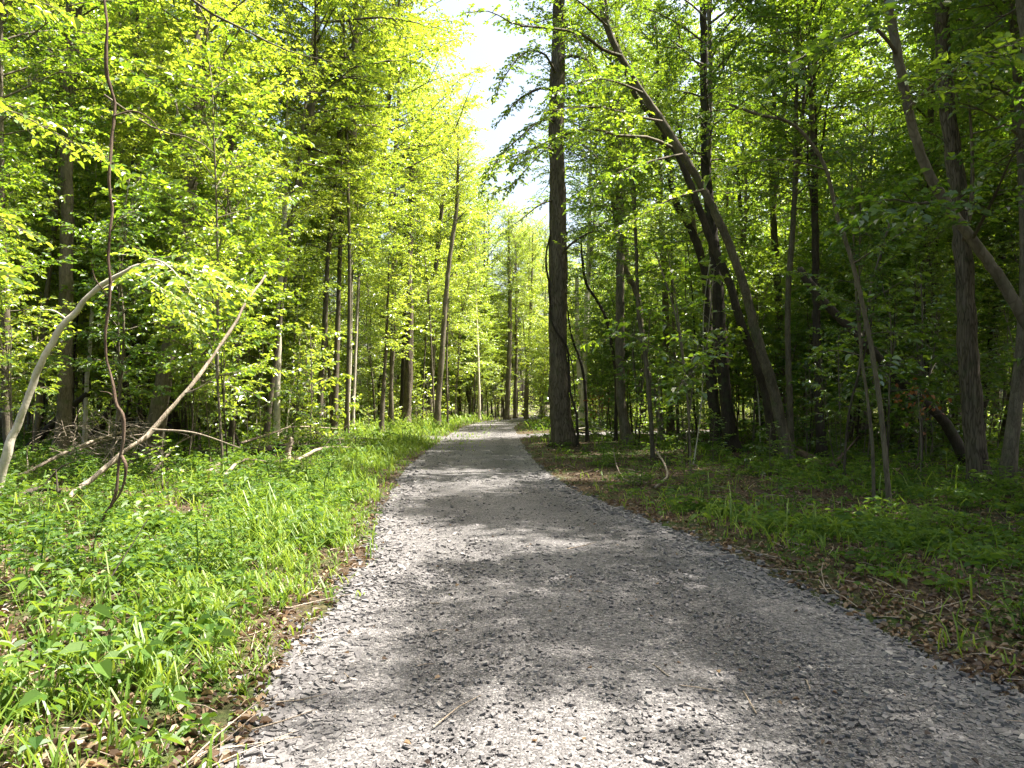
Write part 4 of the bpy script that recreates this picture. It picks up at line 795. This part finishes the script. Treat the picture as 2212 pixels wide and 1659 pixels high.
# ------------------------------------------------------------------ undergrowth, grass, litter, stones
rng = np.random.default_rng(21)
def cover(n, ymin, ymax, power=1.0, xs=1.12):
    """random ground points in the wedge the camera sees, denser near"""
    u = rng.uniform(size=n); y = ymin * (ymax / ymin) ** u; x = rng.uniform(-1, 1, n) * (.70 * y * xs + .6); return x, y
def plants(n, ymin, ymax, leafL, scale_y, dens):
    x, y = cover(n, ymin, ymax); d = dpath(x, y)
    pat = .5 + .7 * wob(x * .9 + 3, y * .9) + .7 * wob(x * 2.7, y * 2.7 + 5) + .35 * wob(x * 7, y * 7) - np.where((x < pc(y)) & (y < 14), .35, 0)
    right = x > pc(y)
    p = np.clip((d - .3) / np.where(right, .8, 1.5), 0, 1) * np.clip(pat * 1.6 + .15, .05, 1) * dens
    p = np.where(right, p * np.clip(.26 + .5 * pat + .1 * (d > 4), .06, .85) * np.where((y > 11) & (y < 29) & (d < 4.5), .16, 1), p)
    # lush bank between verge and wood on the left
    k = rng.uniform(size=n) < p; x, y = x[k], y[k]; n = len(x); z = gz(x, y)
    m = rng.integers(3, 7, n); tot = m.sum(); idx = np.repeat(np.arange(n), m); j = np.arange(tot) - np.repeat(np.cumsum(m) - m, m)
    sc_ = (rng.uniform(.45, 1.5, n) * (1 + scale_y * y)); h = rng.uniform(.03, .22, n) * (1 + .4 * wob(x * 1.3 + 7, y * 1.3)) * np.where(right[k], .75, 1.1) * sc_
    az = rng.uniform(0, 6.28, n)[idx] + j * 6.283 / m[idx] + rng.normal(0, .25, tot)
    lx, ly = rng.normal(0, .03, n), rng.normal(0, .03, n)
    base = np.stack([x[idx] + lx[idx] * .5, y[idx] + ly[idx] * .5, z[idx] + h[idx] * rng.uniform(.75, 1.05, tot)], 1)
    dr = np.stack([np.cos(az), np.sin(az), rng.normal(-.12, .22, tot)], 1)
    nv = np.array([0, 0, 1.]) + rng.normal(0, .3, (tot, 3))
    Lf = leafL * sc_[idx] * rng.uniform(.7, 1.25, tot)
    tone = np.clip(rng.normal(.5, .2, n)[idx] + rng.normal(0, .08, tot), 0, 1)
    mb = MB(); base = base + dr * (Lf * .25)[:, None]
    leaves(mb, base, dr, nv, Lf, Lf * rng.uniform(.45, .75, n)[idx], tone, 0, True)
    # stems
    s = np.stack([x, y, z - .01], 1); e = np.stack([x + lx * .5, y + ly * .5, z + h], 1); w = np.full(n, .0022 + .0002 * y.clip(0, 20))[:, None] * np.array([[1, 0, 0]])
    mb.add(np.stack([s - w, s + w, e + w * .6, e - w * .6], 1).reshape(-1, 3), np.arange(4 * n).reshape(n, 4), 0, .5)
    return mb
def join(mbs):
    out = MB()
    for b in mbs:
        v, f, m, t = b.arrays(); out.add(v, f, 0, t); 
    return out
def weeds(n, ymin, ymax):
    x, y = cover(n, ymin, ymax); d = dpath(x, y); k = (d > .9) & (rng.uniform(size=n) < np.where(x > pc(y), .5, 1)); out = MB()
    for a, b in zip(x[k], y[k]):
        v, f, m, t = low_mb[rng.integers(0, 3)].arrays(); s_ = rng.uniform(.3, .5) * (1 + .02 * b); q = rng.uniform(0, 6.28); c, sn = math.cos(q), math.sin(q)
        out.add(np.stack([(v[:, 0] * c - v[:, 1] * sn) * s_ + a, (v[:, 0] * sn + v[:, 1] * c) * s_ + b, v[:, 2] * s_ * .55 + float(gz(a, b))], 1), f, 0, np.clip(t + rng.normal(0, .25), 0, 1))
    return out
ug = join([weeds(45, 4, 12), weeds(150, 10, 30), plants(24000, 2.6, 9, .062, .003, .8), plants(1500, 3, 12, .095, .0, .6), plants(22000, 8, 26, .062, .022, 1.0), plants(16000, 24, 75, .09, .018, .95)])
tag(link('undergrowth', ug.mesh('undergrowth', [PLANT], ())), 'low broad-leaved undergrowth covering the forest floor on both sides', 'undergrowth', kind='stuff')
print('undergrowth', ug.n)
def grass(n, ymin, ymax, hb):
    x, y = cover(n, ymin, ymax); d = dpath(x, y); right = x > pc(y)
    pat = wob(x * 1.6 + 9, y * 1.6)
    e = np.exp(-((d - .95) / .55) ** 2)
    lush = np.where(right, .12, 1.0) * np.clip(.35 + 1.1 * pat + .5 * wob(x * 5, y * 5), .02, 1)
    wide = np.exp(-((d - 1.3) / .8) ** 2) * np.where(right, .03, .6) * np.clip((y - 5) / 6, .12, 1)
    p = np.clip(e * lush + wide * .9, 0, 1) * (d > .02)
    p = np.where((y > 24) & (x < -1) & (d < 4), np.maximum(p, .6), p); p = np.where(right & (y > 12) & (y < 29), p * .3, p)
    p = np.maximum(p, np.where(right, .015, .035) * (d > .3)); p = np.where(d < .12, p * .25, p)
    k = rng.uniform(size=n) < p; x, y = x[k], y[k]; n = len(x)
    # clump the blades
    cl = rng.uniform(size=n) < .72; gx, gy = np.round(x / .19), np.round(y / .19); hs = np.sin(gx * 12.9 + gy * 78.2) * 43758.5; hs = hs - np.floor(hs); h2 = np.sin(gx * 39.3 + gy * 11.1) * 24634.6; h2 = h2 - np.floor(h2)
    x = np.where(cl, gx * .19 + (hs - .5) * .18 + rng.normal(0, .026, n), x); y = np.where(cl, gy * .19 + (h2 - .5) * .18 + rng.normal(0, .026, n), y); clh = np.where(cl, .45 + 1.1 * hs, .6)
    z = gz(x, y); dd = dpath(x, y)
    hh = hb * clh * rng.uniform(.5, 1.4, n) * np.clip(.45 + dd * .6, .35, 1.1) * (1 + .012 * y) * np.clip(1 + .5 * wob(x * 2, y * 2), .5, 1.6)
    a = rng.uniform(0, 6.28, n); b = rng.uniform(.25, 1.5, n) * hh; w = (.0036 + .00034 * y) * rng.uniform(.7, 1.5, n)
    dx, dy = np.cos(a), np.sin(a); sx, sy = -dy, dx
    B = np.stack([x, y, z - .01], 1); D = np.stack([dx, dy, 0 * dx], 1); Sd = np.stack([sx, sy, 0 * sx], 1); U = np.array([0, 0, 1.])
    p1 = B + D * (b * .22)[:, None] + U * (hh * .55)[:, None]; p2 = B + D * (b * .6)[:, None] + U * (hh * .9)[:, None]; p3 = B + D * b[:, None] + U * (hh * (1 - .38 * b / hh))[:, None]
    W = Sd * w[:, None]
    V = np.stack([B - W, B + W, p1 + W, p1 - W, p2 + W * .7, p2 - W * .7, p3], 1).reshape(-1, 3)
    o = np.arange(n)[:, None] * 7
    f = np.concatenate([o + [[0, 1, 2, 3]], o + [[3, 2, 4, 5]], o + [[5, 4, 6, 6]]])
    m = MB(); m.add(V, f, 0, np.repeat(np.clip(rng.normal(.5, .22, n), 0, 1), 7)); return m
gr = join([grass(110000, 2.6, 9, .15), grass(170000, 8, 30, .18), grass(90000, 28, 75, .24)])
tag(link('grass', gr.mesh('grass', [GRASS], ())), 'bright green grass growing along both verges of the gravel path', 'grass', kind='stuff')
print('grass', gr.n)
def litter(n, ymin, ymax, onpath):
    x, y = cover(n, ymin, ymax); d = dpath(x, y)
    p = np.where(d > .1, np.where(x > pc(y), .95, .55), onpath)
    k = rng.uniform(size=n) < p; x, y = x[k], y[k]; n = len(x)
    on = dpath(x, y) < .1
    z = np.maximum(gz(x, y), np.where(on, .012, -1)) + rng.uniform(.004, .02, n)
    a = rng.uniform(0, 6.28, n); L_ = rng.uniform(.025, .07, n) * (1 + .01 * y) * np.where(on, .6, 1)
    m = MB(); leaves(m, np.stack([x, y, z], 1), np.stack([np.cos(a), np.sin(a), rng.normal(0, .2, n)], 1), np.array([0, 0, 1.]) + rng.normal(0, .3, (n, 3)), L_, L_ * .7, rng.uniform(0, 1, n), 0, True, fold=.3); return m
lt = join([litter(34000, 2.6, 12, .008), litter(30000, 11, 45, .003)])
tag(link('leaf_litter', lt.mesh('leaf_litter', [LITTER], ())), 'brown fallen leaves scattered over the forest floor and a few on the gravel', 'leaf litter', kind='stuff')
# small twigs on the litter
tw = MB()
x, y = cover(1500, 3, 30)
for a, b in zip(x, y):
    if dpath(np.array(a), np.array(b)) < .1 and rng.uniform() > .04: continue
    z = max(float(gz(a, b)), .01) + .015; t = rng.uniform(0, 3.14); l = rng.uniform(.08, .5); d = np.array([math.cos(t), math.sin(t), rng.normal(0, .12)]) * l
    q = np.array([a, b, z]); tube(tw, [q, q + d * .5 + rng.normal(0, .04 * l, 3), q + d], [.004 + .0003 * b, .004, .002], 4, 0, .5, cap=False)
tag(link('twigs', tw.mesh('twigs', [DEAD])), 'small dead twigs scattered over the leaf litter', 'twigs', kind='stuff')
# loose crushed stone
def stones(n, ymin, ymax, s0, s1, edge):
    x, y = cover(n, ymin, ymax, xs=1.2); d = dpath(x, y)
    p = np.where(d < .10, np.clip(.22 + edge * np.exp(-((d + .12) / .40) ** 2) + .15 * wob(x * 1.2, y * 1.2), 0, 1), .30 * np.exp(-((d - .1) / .20) ** 2) * (d < .7))
    k = rng.uniform(size=n) < p; x, y, d = x[k], y[k], d[k]; n = len(x)
    u = np.clip((x - pc(y)) / pw(y), -1.2, 1.2)
    z = np.where(np.abs(u) < 1.05, .018 - .02 * u ** 2 - .09 * np.clip((np.abs(u) * pw(y) / (pw(y) + .35) - .86) / .14, 0, 1), gz(x, y)); z = np.maximum(z, gz(x, y))
    s = (s0 + (s1 - s0) * rng.uniform(size=n) ** 3) * np.where(np.abs(d + .05) < .25, 1.45, .9)
    c = np.array([[a, b, c_] for a in (-1, 1) for b in (-1, 1) for c_ in (-1, 1)]) * .5
    V = c[None] * (1 + rng.uniform(-.42, .42, (n, 8, 3))) * np.stack([np.ones(n), rng.uniform(.5, .95, n), rng.uniform(.25, .6, n)], 1)[:, None] * s[:, None, None]
    a = rng.uniform(0, 6.28, n); ca, sa = np.cos(a)[:, None], np.sin(a)[:, None]; t = rng.normal(0, .3, n); ct, st = np.cos(t)[:, None], np.sin(t)[:, None]
    X, Yv, Z = V[..., 0], V[..., 1], V[..., 2]; X, Z = X * ct - Z * st, X * st + Z * ct
    V = np.stack([X * ca - Yv * sa + x[:, None], X * sa + Yv * ca + y[:, None], Z + (z + s * .12)[:, None]], -1)
    f0 = np.array([[0, 1, 3, 2], [4, 6, 7, 5], [0, 4, 5, 1], [2, 3, 7, 6], [0, 2, 6, 4], [1, 5, 7, 3]])
    m = MB(); m.add(V.reshape(-1, 3), (f0[None] + (np.arange(n) * 8)[:, None, None]).reshape(-1, 4), 0, np.repeat(np.clip(rng.beta(2.2, 2.6, n), 0, 1), 8)); return m
st = join([stones(110000, 2.6, 7, .009, .036, .9), stones(60000, 6.5, 16, .016, .05, .9), stones(14000, 15, 40, .03, .07, .9)])
tag(link('loose_gravel', st.mesh('loose_gravel', [STONE], ())), 'loose angular grey crushed stone on the path, coarser along its edges', 'gravel', kind='stuff')
print('stones', st.n // 8, 'things', len([o for o in bpy.data.objects if o.get('category')]))


# a few fallen branches lying in the left undergrowth
for a in [('mossy fallen branch lying parallel to the verge in front of the twin-stemmed tree', (640, 1015, .15), (700, 1000, .35), (770, 985, .2), .05, DEAD),
          ('bare forked branch propped in the undergrowth between the dead pole and the cut log', (330, 1040, .1), (390, 1000, .55), (450, 985, .75), .035, DEAD),
          ('grey branch crossing behind the foot of the hanging vine', (150, 1040, .5), (260, 1020, .7), (380, 1030, .25), .03, DEAD),
          ('dark rotting branch lying under the arching pale trunk', (20, 1100, .05), (90, 1085, .15), (160, 1090, .05), .06, BARK_DARK)]:
    q = [G(x, y, u) for x, y, u in a[1:4]]
    deadwood('fallen_branch', a[0], 'branch', q, a[4], a[4] * .4, a[5], [[q[1], q[1] + [.2, .1, .3], q[1] + [.5, .1, .45]], [(q[1] + q[2]) / 2, (q[1] + q[2]) / 2 + [-.1, .1, .35]]])
